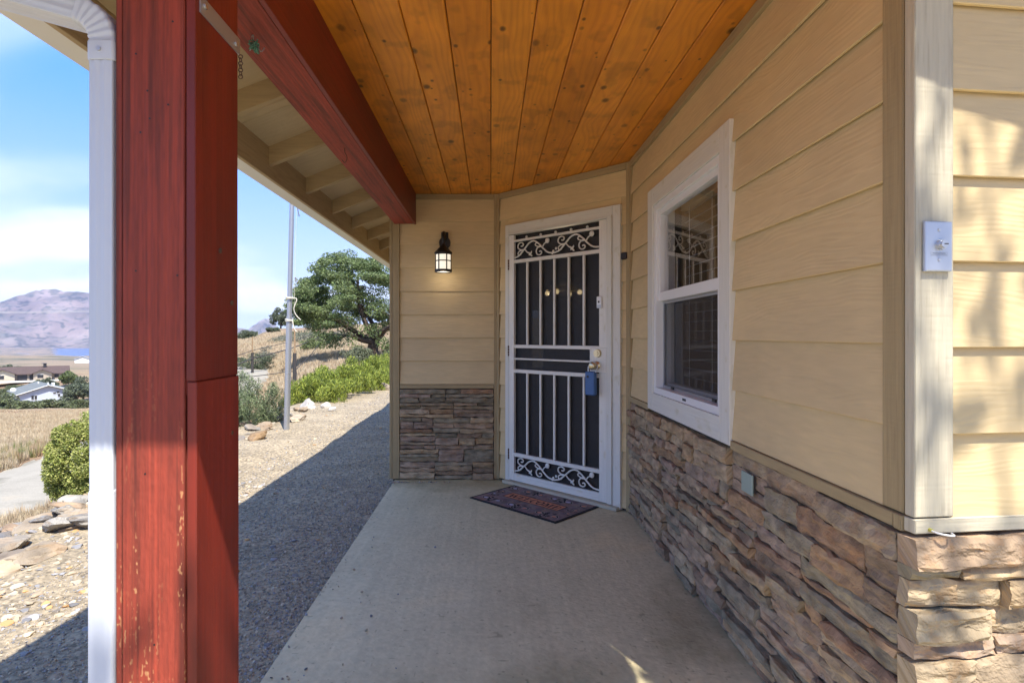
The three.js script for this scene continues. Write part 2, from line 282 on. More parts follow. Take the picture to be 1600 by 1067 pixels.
{
  const th = []; for (let a = -180; a < -64; a += 4) th.push(a); for (let a = -62; a < 4; a += 0.125) th.push(a); for (let a = 4; a <= 180; a += 4) th.push(a);
  const N = 640, rad = [0]; for (let i = 0; i <= N; i++) rad.push(0.7 * Math.pow(20000, i / N));
  const pos = [], col = [], uv = [], idx = [], W = rad.length;
  for (const a of th) for (const r of rad) {
    const t = a * Math.PI / 180, X = Math.sin(t) * r, d = Math.cos(t) * r, y = ground(X, d), k = terrace(X, d);
    pos.push(X, y, -d); uv.push(X, d);
    // what the ground is made of: pale grit on the terrace, straw and bare red soil on the hill
    const g = fbm(X * 0.35, d * 0.35, 331, 4), s = fbm(X * 0.06, d * 0.12, 335, 4), f = smooth(200, 900, r);
    const green = smooth(0.58, 0.72, fbm(X * 0.05 + 9, d * 0.05, 339, 4)) * 0.5;
    const n1 = smooth(0.45, 0.65, s);
    let c = [mix(0.42, 0.34, n1), mix(0.315, 0.225, n1), mix(0.185, 0.135, n1)];
    c = [mix(c[0], 0.27, green), mix(c[1], 0.25, green), mix(c[2], 0.12, green)];
    const far = fbm(X * 0.0022, d * 0.0022, 341, 5), fo = smooth(0.52, 0.62, fbm(X * 0.012, d * 0.012, 343, 4));
    c = [mix(c[0], mix(0.40, 0.32, far) - 0.17 * fo, f), mix(c[1], mix(0.30, 0.25, far) - 0.10 * fo, f), mix(c[2], mix(0.20, 0.16, far) - 0.07 * fo, f)];
    const grit = [0.47 - 0.08 * (g - 0.5), 0.385 - 0.09 * (g - 0.5), 0.265 - 0.09 * (g - 0.5)];
    const kk = smooth(0.25, 0.8, k + 0.5 * (g - 0.5));
    for (let n = 0; n < 3; n++) col.push(mix(c[n], grit[n], kk));
  }
  for (let i = 0; i < th.length - 1; i++) for (let j = 0; j < W - 1; j++) { const a = i * W + j, b = a + W; idx.push(a, a + 1, b, b, a + 1, b + 1); }
  const g = new THREE.BufferGeometry(); g.setAttribute('position', new THREE.Float32BufferAttribute(pos, 3)); g.setAttribute('color', new THREE.Float32BufferAttribute(col, 3)); g.setAttribute('uv', new THREE.Float32BufferAttribute(uv, 2)); g.setIndex(idx); g.computeVertexNormals();
  const m = mat(lin(1, 1, 1), { vertexColors: true, map: soilMap, bumpMap: soilBump, bumpScale: 0.012, roughness: 0.95, side: THREE.DoubleSide });
  tag(part('ground', g, m, scene), 'pale gravel terrace falling to straw coloured hillside and valley', 'ground', null, 'structure');
}
{ // the road below the terrace
  const pos = [], uv = [], idx = [], n = roadPts.length;
  for (let i = 0; i < n; i++) {
    const t = roadPts[Math.min(n - 1, i + 1)].clone().sub(roadPts[Math.max(0, i - 1)]).setY(0).normalize(), s = V(-t.z, 0, t.x);
    for (let k = 0; k <= 4; k++) { const w = (k / 4 - 0.5) * (3.1 + 0.25 * (vnoise(i * 0.3, k, 345) - 0.5)), q = roadPts[i].clone().addScaledVector(s, w); pos.push(q.x, q.y + 0.012 - 0.03 * Math.abs(k / 4 - 0.5) - (k % 4 === 0 ? 0.06 : 0), q.z); uv.push(q.x, q.z); }
    if (i) for (let k = 0; k < 4; k++) { const a = (i - 1) * 5 + k, b = a + 5; idx.push(a, b, a + 1, a + 1, b, b + 1); }
  }
  const g = new THREE.BufferGeometry(); g.setAttribute('position', new THREE.Float32BufferAttribute(pos, 3)); g.setAttribute('uv', new THREE.Float32BufferAttribute(uv, 2)); g.setIndex(idx); g.computeVertexNormals();
  M.asphalt.side = THREE.DoubleSide;
  tag(part('road', g, M.asphalt, scene), 'worn grey country road below the terrace', 'road', null, 'structure');
}
{ // lake
  const g = new THREE.CircleGeometry(4200, 48).rotateX(-Math.PI / 2);
  tag(part('lake', g, new THREE.MeshPhysicalMaterial({ color: lin(0.06, 0.11, 0.22), roughness: 0.3 }), scene, [-5200, -149, -6400]), 'blue lake at the foot of the mountain', 'lake', null, 'structure');
}
function mountain(name, label, prof, d0, depth, tint, seed) {          // prof: bearing (picture columns) and height over the eye, as a ridge line
  const nx = 260, nz = 150, pos = [], uv = [], col = [], idx = [];
  const X0 = px(prof[0][0]) * d0, X1 = px(prof[prof.length - 1][0]) * d0;
  for (let j = 0; j <= nz; j++) for (let i = 0; i <= nx; i++) {
    const X = mix(X0, X1, i / nx), z = (j / nz) * 2 - 1, d = d0 + z * depth;
    const b = X / d0 * 887 + 767; let h = 0;
    for (let k = 0; k < prof.length - 1; k++) if (b <= prof[k + 1][0] + 1e-6) { const t = (b - prof[k][0]) / (prof[k + 1][0] - prof[k][0]); h = mix(prof[k][1], prof[k + 1][1], t); break; }
    const ridge = 1 - Math.abs(fbm(X * 0.0011, d * 0.0011, seed, 6) - 0.5) * 2, ridge2 = 1 - Math.abs(fbm(X * 0.004, d * 0.004, seed + 9, 4) - 0.5) * 2;
    const fall = Math.pow(Math.max(0, 1 - Math.abs(z)), 1.25);
    const H = h / 887 * d0 + 300;
    const y = -260 + H * fall * (0.80 + 0.2 * ridge) + (ridge - 0.8) * 170 * Math.sin(Math.min(1, fall * 1.15) * Math.PI) + (ridge2 - 0.8) * 60 * fall;
    pos.push(X, y, -d); uv.push(X, d);
    const v = smooth(0.45, 0.62, fbm(X * 0.006, d * 0.006, seed + 20, 4)) * 0.75, w = smooth(0.5, 0.6, fbm(X * 0.0016, d * 0.0016, seed + 30, 4)) * 0.4;
    const q = clamp(v * 0.7 + w);
    col.push(mix(tint[0], 0.13, q), mix(tint[1], 0.125, q), mix(tint[2], 0.09, q));
  }
  for (let j = 0; j < nz; j++) for (let i = 0; i < nx; i++) { const a = j * (nx + 1) + i, b = a + nx + 1; idx.push(a, a + 1, b, b, a + 1, b + 1); }
  const g = new THREE.BufferGeometry(); g.setAttribute('position', new THREE.Float32BufferAttribute(pos, 3)); g.setAttribute('uv', new THREE.Float32BufferAttribute(uv, 2)); g.setAttribute('color', new THREE.Float32BufferAttribute(col, 3)); g.setIndex(idx); g.computeVertexNormals();
  tag(part(name, g, mat(lin(1, 1, 1), { vertexColors: true, map: farMap, roughness: 1, side: THREE.DoubleSide }), scene), label, 'mountain', null, 'structure');
}
mountain('mountain', 'broad rocky mountain with a notched summit beyond the lake', [[-900, -20], [-500, 5], [-200, 22], [-60, 38], [0, 47], [25, 58], [45, 66], [57, 70], [62, 66], [68, 70], [100, 66], [140, 62], [220, 50], [300, 30], [350, 12], [480, -15]], 8600, 2600, [0.27, 0.21, 0.18], 401);
mountain('mountain', 'small lone blue peak far beyond the dry hillside', [[300, -60], [360, -20], [384, 0], [396, 13], [404, 22], [412, 26], [420, 24], [430, 14], [440, 4], [470, -20], [560, -60]], 10000, 1300, [0.30, 0.26, 0.24], 431);

// ================================================================ THE PORCH SLAB
{
  const g = join([span(-0.815, 1.02, -0.3, 0, -4.86, 2.2, 0.006), box(0.3, 0.28, 0.9, 1.1, -0.145, -4.2)]);
  tag(part('porch_slab', g, M.concrete, scene), 'stained broom-finished concrete porch slab', 'porch slab', null, 'structure');
  g.attributes.uv.needsUpdate = true;
}
// the paving goes on in front of the outer wall
tag(part('front_walk', span(1.03, 6, -0.3, -0.004, -1.6, 2.2, 0.006), M.concrete, scene), 'concrete walk in front of the outer wall', 'walk', null, 'structure');

// ================================================================ THE HOUSE
const house = thing('house', 'tan lap-sided house with stone veneer base, red timber porch and pine porch ceiling', 'house');
const TOP = 2.42, STONE = 0.766, LEDGE = 0.806, CRS = 0.197;

// ---- stones
const stoneTints = [[0.493, 0.349, 0.228], [0.428, 0.335, 0.216], [0.536, 0.383, 0.224], [0.428, 0.267, 0.161], [0.332, 0.281, 0.194], [0.428, 0.311, 0.228], [0.568, 0.432, 0.273], [0.364, 0.257, 0.168], [0.483, 0.364, 0.239], [0.396, 0.330, 0.228], [0.503, 0.320, 0.176], [0.461, 0.335, 0.239]];
const stoneMats = stoneTints.map((c) => mat(lin(...c), { map: stoneMap, bumpMap: stoneBump, bumpScale: 0.015, roughness: 0.88 }));
function stoneGeo(w, h, z0, r, tilt) {              // a split-faced stone: wavy outline, chipped rim, uneven face
  const nx = Math.max(4, Math.min(20, Math.round(w / 0.019))), ny = h > 0.055 ? 7 : 5, s = Math.floor(r() * 9999);
  const pt = [], f = rr(0.003, 0.009, r), slope = rr(-0.012, 0.012, r), lean = rr(-0.010, 0.006, r), end0 = rr(-0.012, 0.012, r), end1 = rr(-0.012, 0.012, r);
  for (let j = 0; j <= ny; j++) for (let i = 0; i <= nx; i++) {
    const a = i / nx, b = j / ny, rim = Math.min(a * w, (1 - a) * w, b * h, (1 - b) * h);
    let x = a * w, y = b * h;
    if (j === 0 || j === ny) y += (vnoise(a * w * 22, j, s) - 0.5) * f * 1.5;
    if (i === 0) x += (b - 0.5) * end0; if (i === nx) x += (b - 0.5) * end1;
    if (i > 0 && i < nx) x += (vnoise(i * 3.1, j * 2.3, s + 5) - 0.5) * w / nx * 0.7;
    if (j > 0 && j < ny) y += (vnoise(i * 2.1, j * 3.3, s + 6) - 0.5) * h / ny * 0.75;
    y += tilt * (x - w / 2);
    let z = z0 + (fbm(x * 16 + s, y * 40, s, 3) - 0.5) * 0.017 + (a - 0.5) * slope + (b - 0.5) * lean;
    if (vnoise(x * 14 + 7, y * 34, s + 3) > 0.66) z -= 0.005;
    if (rim < 1e-6) z -= 0.002 + 0.005 * vnoise(i * 1.7, j * 1.9, s + 8);
    pt.push([x, y, Math.max(0.004, z)]);
  }
  const pos = [], uv = [], W = nx + 1, ou = r() * 5, ov = r() * 5;
  const put = (p) => { pos.push(...p); uv.push(p[0] + ou, p[1] + ov + p[2]); };
  for (let j = 0; j < ny; j++) for (let i = 0; i < nx; i++) { const A = pt[j * W + i], B = pt[j * W + i + 1], C = pt[(j + 1) * W + i + 1], D = pt[(j + 1) * W + i]; if ((i + j) & 1) [A, B, C, A, C, D].forEach(put); else [A, B, D, B, C, D].forEach(put); }
  const rim = []; for (let i = 0; i < nx; i++) rim.push(i); for (let j = 0; j < ny; j++) rim.push(j * W + nx); for (let i = nx; i > 0; i--) rim.push(ny * W + i); for (let j = ny; j > 0; j--) rim.push(j * W);
  for (let k = 0; k < rim.length; k++) { const A = pt[rim[k]], B = pt[rim[(k + 1) % rim.length]], a = [A[0], A[1], -0.012], b = [B[0], B[1], -0.012]; [A, a, B, B, a, b].forEach(put); }
  const g = new THREE.BufferGeometry(); g.setAttribute('position', new THREE.Float32BufferAttribute(pos, 3)); g.setAttribute('uv', new THREE.Float32BufferAttribute(uv, 2)); return toCreasedNormals(g, 0.38);
}
function stones(parent, x0, x1, seed, tidy, hole, wob = 0) {
  const r = rng(seed), list = [];
  let y = 0.004;
  while (y < STONE - 0.01) {
    let bh = rr(0.10, 0.155, r); if (STONE - y - bh < 0.085) bh = STONE - y;
    let x = x0 - (tidy ? 0 : rr(0, 0.2, r));
    while (x < x1) {
      let bw = rr(0.24, 0.56, r); if (x1 - x - bw < 0.16) bw = x1 - x;
      const n = bh > 0.125 ? (r() < 0.45 ? 4 : 3) : (r() < 0.45 ? 2 : r() < 0.9 ? 3 : 1), cut = [0];
      for (let k = 1; k < n; k++) cut.push((k + rr(-0.24, 0.24, r)) / n); cut.push(1);
      for (let k = 0; k < n; k++) {
        const sy = y + cut[k] * bh, sh = (cut[k + 1] - cut[k]) * bh; let sx = Math.max(x, x0), ex = Math.min(x + bw, x1);
        while (ex - sx > 0.025) {
          let w = rr(0.12, 0.46, r); if (ex - sx - w < 0.085) w = ex - sx;
          list.push([sx, sy, w, sh]); sx += w;
        }
      }
      x += bw;
    }
    y += bh;
  }
  for (const [sx, sy, w, h] of list) {
    const flat = hole && sx < hole[1] && sx + w > hole[0] && sy < hole[3] && sy + h > hole[2];
    const z = flat ? 0.006 : rr(0.014, 0.050, r);
    part('stone', stoneGeo(w - 0.004, h - 0.004, z, r, flat ? 0 : rr(-wob, wob, r)), stoneMats[Math.floor(r() * stoneMats.length)], parent, [sx, sy, 0]);
  }
}
// ---- lap siding
function lap(parent, x0, x1, y0, h, m) {
  const o = rr(-0.001, 0.001), t = 0.0185 + rr(-0.0015, 0.0015);
  part('siding_board', profile([[0.0105, y0 + o], [t - 0.002, y0 + o], [t, y0 + o + 0.002], [0.0028, y0 + h + 0.012], [-0.004, y0 + h + 0.012]].reverse(), x0, x1), m || (R() < 0.5 ? M.siding : M.siding2), parent);
}
function wall(X, d, turn, boxes) {
  const w = part('wall', join(boxes.map((b) => span(b[0], b[1], b[2], b[3], -0.14, -0.0045, 0))), M.mortar, house, [X, 0, -d], [0, turn, 0]);
  return w;
}
const trimB = (parent, x0, x1, y0, y1, z0, z1, m = M.trim) => part('trim_board', span(x0, x1, y0, y1, z0, z1), m, parent);

// ---- wall with the lantern, faces the camera
{
  const w = wall(-0.835, 4.83, 0, [[0.002, 0.905, -0.05, 2.6]]), L = 0.895;
  for (let i = 0; i < 8; i++) lap(w, 0.062, L - 0.034, LEDGE + CRS * i, CRS);
  trimB(w, 0.0, 0.06, 0.006, TOP, -0.004, 0.030);
  trimB(w, L - 0.034, L + 0.010, 0.006, TOP - 0.002, -0.004, 0.026);
  trimB(w, 0.062, L - 0.036, TOP - 0.046, TOP - 0.001, -0.004, 0.023);
  trimB(w, 0.062, L - 0.036, STONE + 0.004, LEDGE - 0.003, -0.004, 0.028);
  stones(w, 0.063, L - 0.036, 501, true, null, 0.004);
  trimB(w, -0.024, -0.002, 0.006, TOP - 0.004, -0.10, 0.028);
}
// ---- the entry wall, set across the corner
const A = [0.06, 4.83], entryTurn = -Math.PI / 4;
const entry = wall(A[0], A[1], entryTurn, [[0, 0.16, -0.05, 2.6], [1.16, 1.294, -0.05, 2.6], [0.16, 1.16, 2.06, 2.6]]);
{
  const w = entry, L = 1.294;
  for (let i = -4; i < 8; i++) {
    const y = LEDGE + CRS * i; const y0 = Math.max(0.012, y), h = y + CRS - y0;
    if (y > 2.06) { lap(w, 0.036, L - 0.036, y0, h); continue; }
    lap(w, 0.036, 0.125, y0, h); lap(w, 1.213, L - 0.036, y0, h);
    if (y + CRS > 2.07) lap(w, 0.126, 1.212, y0 + 0.075, h - 0.075);
  }
  trimB(w, -0.004, 0.034, 0.006, TOP - 0.003, -0.004, 0.024);
  trimB(w, L - 0.034, L + 0.004, 0.006, TOP - 0.003, -0.004, 0.024);
  trimB(w, 0.036, L - 0.036, TOP - 0.050, TOP - 0.002, -0.004, 0.022);
}
// ---- the wall with the window, faces the opening
const side = wall(0.975, 3.915, -Math.PI / 2, [[0.05, 0.60, -0.05, 2.6], [1.56, 2.55, -0.05, 2.6], [0.60, 1.56, -0.05, 0.885], [0.60, 1.56, 1.975, 2.6]]);
{
  const w = side;
  for (let i = 0; i < 8; i++) {
    const y = LEDGE + CRS * i;
    if (i < 6) { lap(w, 0.040, 0.505, y, CRS); lap(w, 1.655, 2.532, y, CRS); } else lap(w, 0.040, 2.532, y, CRS);
  }
  trimB(w, 0.002, 0.038, 0.006, TOP - 0.003, -0.004, 0.024);
  trimB(w, 2.534, 2.603, LEDGE + 0.002, TOP + 0.02, -0.004, 0.022);
  trimB(w, 0.040, 2.532, TOP - 0.050, TOP - 0.002, -0.004, 0.024);
  trimB(w, 1.668, 2.578, STONE + 0.003, LEDGE - 0.002, -0.004, 0.027);
  trimB(w, 2.580, 2.607, STONE + 0.002, LEDGE - 0.001, -0.004, 0.029);
  trimB(w, 0.040, 0.492, STONE + 0.003, LEDGE - 0.002, -0.004, 0.027);
  stones(w, 0.004, 2.60, 507, false, [1.755, 1.855, 0.63, 0.715], 0.02);
}
// ---- the outer wall round the corner
const outer = wall(0.975, 1.305, 0.115, [[0.05, 3.2, -0.05, 2.9]]);
{
  const w = outer;
  for (let i = 0; i < 10; i++) lap(w, 0.078, 3.1, LEDGE + CRS * i - 0.008, CRS, M.siding);
  trimB(w, -0.022, 0.076, LEDGE + 0.002, 2.72, -0.004, 0.024, M.trimPale);
  trimB(w, -0.024, 3.1, STONE + 0.006, LEDGE - 0.001, -0.004, 0.027, M.trimPale);
  stones(w, -0.032, 1.7, 521, true, null, 0.02);
}
// ---- the rest of the shell
part('wall', span(3.9, 4.04, -0.05, 3.4, -9, -1.7, 0), M.siding, house);
part('wall', join([span(-0.83, 0.66, -0.05, 2.6, -9.14, -9, 0), span(0.84, 3.9, -0.05, 2.6, -9.14, -9, 0), span(0.66, 0.84, -0.05, 0.7, -9.14, -9, 0), span(0.66, 0.84, 1.62, 2.6, -9.14, -9, 0)]), M.room, house);
part('wall', span(-0.833, -0.69, -0.05, 2.6, -9, -4.975, 0), M.siding, house);
part('interior_floor', span(-0.69, 3.9, -0.06, -0.01, -9, -1.75, 0), M.room, house);
part('interior_ceiling', join([span(-0.69, 3.9, 2.44, 2.48, -9, -4.0, 0), span(1.0, 3.9, 2.441, 2.479, -4.0, -1.5, 0)]), M.room, house);

// ---- porch ceiling of pine planks
{
  const c = part('porch_ceiling', span(-0.64, 1.0, TOP + 0.022, TOP + 0.05, -5.0, -0.56, 0), M.mortar, house);
  let k = 0;
  for (let x = -0.668; x < 0.97; x += 0.1672) {
    const x0 = x + 0.0018, x1 = Math.min(x + 0.1672 - 0.0018, 0.972), w = x1 - x0; if (w < 0.03) continue;
    const g = profile([[TOP + 0.004, x0], [TOP, x0 + 0.004], [TOP, x1 - 0.004], [TOP + 0.004, x1], [TOP + 0.02, x1], [TOP + 0.02, x0]], 0.56, 4.90, R() * 9, R() * 9);
    const p = g.attributes.position; for (let i = 0; i < p.count; i++) p.setXYZ(i, p.getY(i), p.getZ(i), -p.getX(i));
    g.computeVertexNormals(); const q = part('ceiling_plank', g, [M.pine, M.pine2, M.pine3][(k * 7 + 1) % 3], c); q.material.side = THREE.DoubleSide; k++;
  }
}
// ---- timber beam
{
  const b = part('porch_beam', join([span(-0.818, -0.655, 2.162, 2.47, -4.80, -0.6, 0.004)]), M.red, house);
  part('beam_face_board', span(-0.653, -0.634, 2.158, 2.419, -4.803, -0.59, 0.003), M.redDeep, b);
}
// ---- post: a core boxed in with boards
{
  const p = part('porch_post', span(-0.801, -0.664, 0.002, 2.160, -1.434, -1.240, 0.002), M.red, house);
  part('face_board', metric(span(-0.7995, -0.6645, 0.003, 2.157, -1.2395, -1.230, 0.002), 0, 1.07), M.redWorn, p);
  part('edge_board', metric(span(-0.8165, -0.8015, 0.003, 2.157, -1.436, -1.234, 0.002), 0.35, 0.5), M.redWorn, p);
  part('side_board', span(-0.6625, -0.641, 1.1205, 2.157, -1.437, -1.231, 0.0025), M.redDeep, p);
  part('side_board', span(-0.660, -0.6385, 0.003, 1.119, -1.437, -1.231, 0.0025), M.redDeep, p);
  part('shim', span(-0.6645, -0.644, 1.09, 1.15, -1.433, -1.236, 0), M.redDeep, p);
  const s = part('metal_strap', join([span(-0.641, -0.637, 1.930, 1.970, -1.441, -1.245, 0.001)]), M.galv, p);
  part('bolt', join([rod(V(-0.638, 1.953, -1.265), V(-0.633, 1.953, -1.265), 0.007), rod(V(-0.638, 1.948, -1.418), V(-0.633, 1.948, -1.418), 0.007)]), M.steel, p);
  const links = []; for (let i = 0; i < 7; i++) links.push(new THREE.TorusGeometry(0.005, 0.0014, 5, 10).rotateY(i % 2 ? 1.5 : 0.1).translate(-0.634, 1.925 - i * 0.0085, -1.436));
  part('chain', join(links), M.rust, p);
  for (const [y, z] of [[1.42, -1.34], [0.98, -1.40], [1.30, -1.40]]) part('nail_head', rod(V(-0.641, y, z), V(-0.6375, y, z), 0.006, 0.006, 8), M.rust, p);
  const holes = []; for (const [x, y] of [[-0.745, 1.75], [-0.70, 1.72], [-0.74, 1.69], [-0.77, 1.83], [-0.69, 1.9], [-0.68, 1.35], [-0.77, 1.36], [-0.75, 0.92], [-0.73, 0.55], [-0.76, 1.66]]) holes.push(rod(V(x, y, -1.2302), V(x, y, -1.2292), 0.0022, 0.0022, 7));
  part('nail_head', join(holes.slice(0, 1)), M.black, p); for (const h of holes.slice(1)) part('nail_head', h, M.black, p);
}
// ---- eave: rafters, deck, fascia, gutter
const PITCH = 0.39, rafY = (X) => 2.14 + (X + 1.2) * PITCH;      // underside of the rafters
{
  const slope = (x0, x1, y0, y1, d0, d1) => { const g = profile([[rafY(x0) + y0, x0], [rafY(x1) + y0, x1], [rafY(x1) + y1, x1], [rafY(x0) + y1, x0]], d0, d1); const p = g.attributes.position; for (let i = 0; i < p.count; i++) p.setXYZ(i, p.getY(i), p.getZ(i), -p.getX(i)); g.computeVertexNormals(); return metric(g); };
  for (let i = -4; i < 14; i++) { const d = 3.08 + i * 0.61; if (d < 0.55 || d > 11) continue; part('rafter', slope(-1.199, -0.70, 0, 0.098, d - 0.019, d + 0.019), M.eave, house); }
  M.eave.side = M.deck.side = THREE.DoubleSide;
  for (let i = 0; i < 5; i++) part('roof_deck', slope(-1.199, 1.12, 0.0985, 0.112, 0.53 + i * 2.2, 0.53 + i * 2.2 + 2.196), M.deck, house);
  part('roof', join([slope(-1.24, 1.12, 0.116, 0.15, 0.5, 11.5), slope(1.1205, 5, 0.116, 0.15, 0.95, 11.5)]), M.roofing, house);
  M.roofing.side = THREE.DoubleSide;
  part('fascia', span(-1.222, -1.2005, 2.075, 2.25, -11.4, -0.53, 0.003), M.eave, house);
  part('fascia', join([span(-0.62, 1.12, 2.40, 2.9, -0.555, -0.52, 0)]), M.eave, house);
  part('fascia', join([span(1.085, 1.12, 2.41, 3.15, -0.95, -0.556, 0)]), M.eave, house);
  part('fascia', join([span(1.12, 4.2, 2.45, 3.1, -1.0, -0.955, 0)]), M.eave, house);
  part('soffit', span(1.0, 4.2, 2.47, 2.5, -1.45, -1.001, 0), M.eave, house);
  // K-style gutter, open on top
  const o = [[-1.2235, 2.085], [-1.318, 2.085], [-1.322, 2.088], [-1.332, 2.125], [-1.345, 2.15], [-1.350, 2.185], [-1.342, 2.188], [-1.342, 2.182], [-1.337, 2.15], [-1.326, 2.127], [-1.316, 2.089], [-1.2265, 2.089], [-1.2265, 2.185], [-1.2235, 2.185]];
  const g = profile(o.map(([x, y]) => [y, x]).reverse(), 0.53, 11.4); const p = g.attributes.position; for (let i = 0; i < p.count; i++) p.setXYZ(i, p.getY(i), p.getZ(i), -p.getX(i)); g.computeVertexNormals();
  const gut = part('gutter', g, M.gutter, house); M.gutter.side = THREE.DoubleSide;
}
// ---- downspout: fluted pipe, crimped elbow, offset to the gutter
{
  const sec = (w, h, fl) => { const q = []; const n = 40; for (let i = 0; i < n; i++) { const t = i / n, s = Math.floor(t * 4), f = t * 4 - s, c = 0.5 - f; let x, z; const e = fl * 0.5 * (1 - Math.cos(f * Math.PI * 2 * (s % 2 ? 3 : 3))); if (s === 0) { x = f - 0.5; z = 0.5; x *= w; z = z * h - e; } else if (s === 1) { x = 0.5 * w - e; z = (0.5 - f) * h; } else if (s === 2) { x = (0.5 - f) * w; z = -0.5 * h + e; } else { x = -0.5 * w + e; z = (f - 0.5) * h; } const cr = 0.010, ax = Math.abs(x) - (w / 2 - cr), az = Math.abs(z) - (h / 2 - cr); if (ax > 0 && az > 0) { const l = Math.hypot(ax, az), k = cr / Math.max(l, cr); x = Math.sign(x) * (w / 2 - cr + ax * k); z = Math.sign(z) * (h / 2 - cr + az * k); } q.push([x, z]); } return q; };
  function sweep(path, section, scale) {
    const pos = [], idx = [], n = section.length;
    path.forEach((p, i) => {
      const t = path[Math.min(path.length - 1, i + 1)].clone().sub(path[Math.max(0, i - 1)]).normalize(), s = V(t.y, -t.x, 0), k = scale ? scale(i) : 1;
      for (const [a, b] of section) pos.push(p.x + s.x * a * k, p.y + s.y * a * k, p.z + b * k);
      if (i) for (let j = 0; j < n; j++) { const A0 = (i - 1) * n + j, B0 = (i - 1) * n + (j + 1) % n; idx.push(A0, B0, A0 + n, B0, B0 + n, A0 + n); }
    });
    const g = new THREE.BufferGeometry(); g.setAttribute('position', new THREE.Float32BufferAttribute(pos, 3)); g.setIndex(idx); g.computeVertexNormals(); g.setAttribute('uv', new THREE.BufferAttribute(new Float32Array(pos.length / 3 * 2), 2)); return g;
  }
  const x = -0.8485, z = -1.268, w = 0.056, h = 0.076, F = sec(w, h, 0.0035), F0 = sec(w, h, 0.0005);
  M.spout.side = THREE.DoubleSide;
  const d = part('downspout', sweep([V(x, 0.86, z), V(x, 1.3, z), V(x, 1.86, z)], F), M.spout, house);
  part('lower_pipe', sweep([V(x, -0.02, z), V(x, 0.4, z), V(x, 0.878, z), V(x, 0.884, z)], F0, (i) => (i === 3 ? 0.97 : 1.05)), M.spout, d);
  part('collar', sweep([V(x, 1.818, z), V(x, 1.82, z), V(x, 1.858, z), V(x, 1.862, z)], F0, (i) => (i === 0 || i === 3 ? 1.0 : 1.07)), M.spout, d);
  const path = []; for (let i = 0; i <= 30; i++) { const a = i / 30 * 1.30; path.push(V(x - 0.075 + 0.075 * Math.cos(a), 1.86 + 0.075 * Math.sin(a), z)); }
  part('elbow', sweep(path, F0, (i) => 1.02 + 0.035 * Math.cos(i * 1.25)), M.spout, d);
  const e = path[path.length - 1], dir = V(-Math.sin(1.30), Math.cos(1.30), 0), e2 = e.clone().addScaledVector(dir, 0.26);
  part('offset_pipe', sweep([e, e.clone().addScaledVector(dir, 0.13), e2], F), M.spout, d);
  const p2 = []; for (let i = 0; i <= 20; i++) { const a = 1.30 * (1 - i / 20); p2.push(V(e2.x - 0.075 * (Math.cos(a) - Math.cos(1.30)), e2.y + 0.075 * (Math.sin(1.30) - Math.sin(a)) * -1 + 0.075 * (Math.sin(1.30) - Math.sin(a)) * 2, z)); }
  p2.push(V(p2[20].x, 2.09, z));
  part('outlet_elbow', sweep(p2, F0, (i) => 1.02 + 0.035 * Math.cos(i * 1.25)), M.spout, d);
  part('screw', rod(V(x, 1.840, z + 0.040), V(x, 1.840, z + 0.044), 0.005), M.steel, d);
}
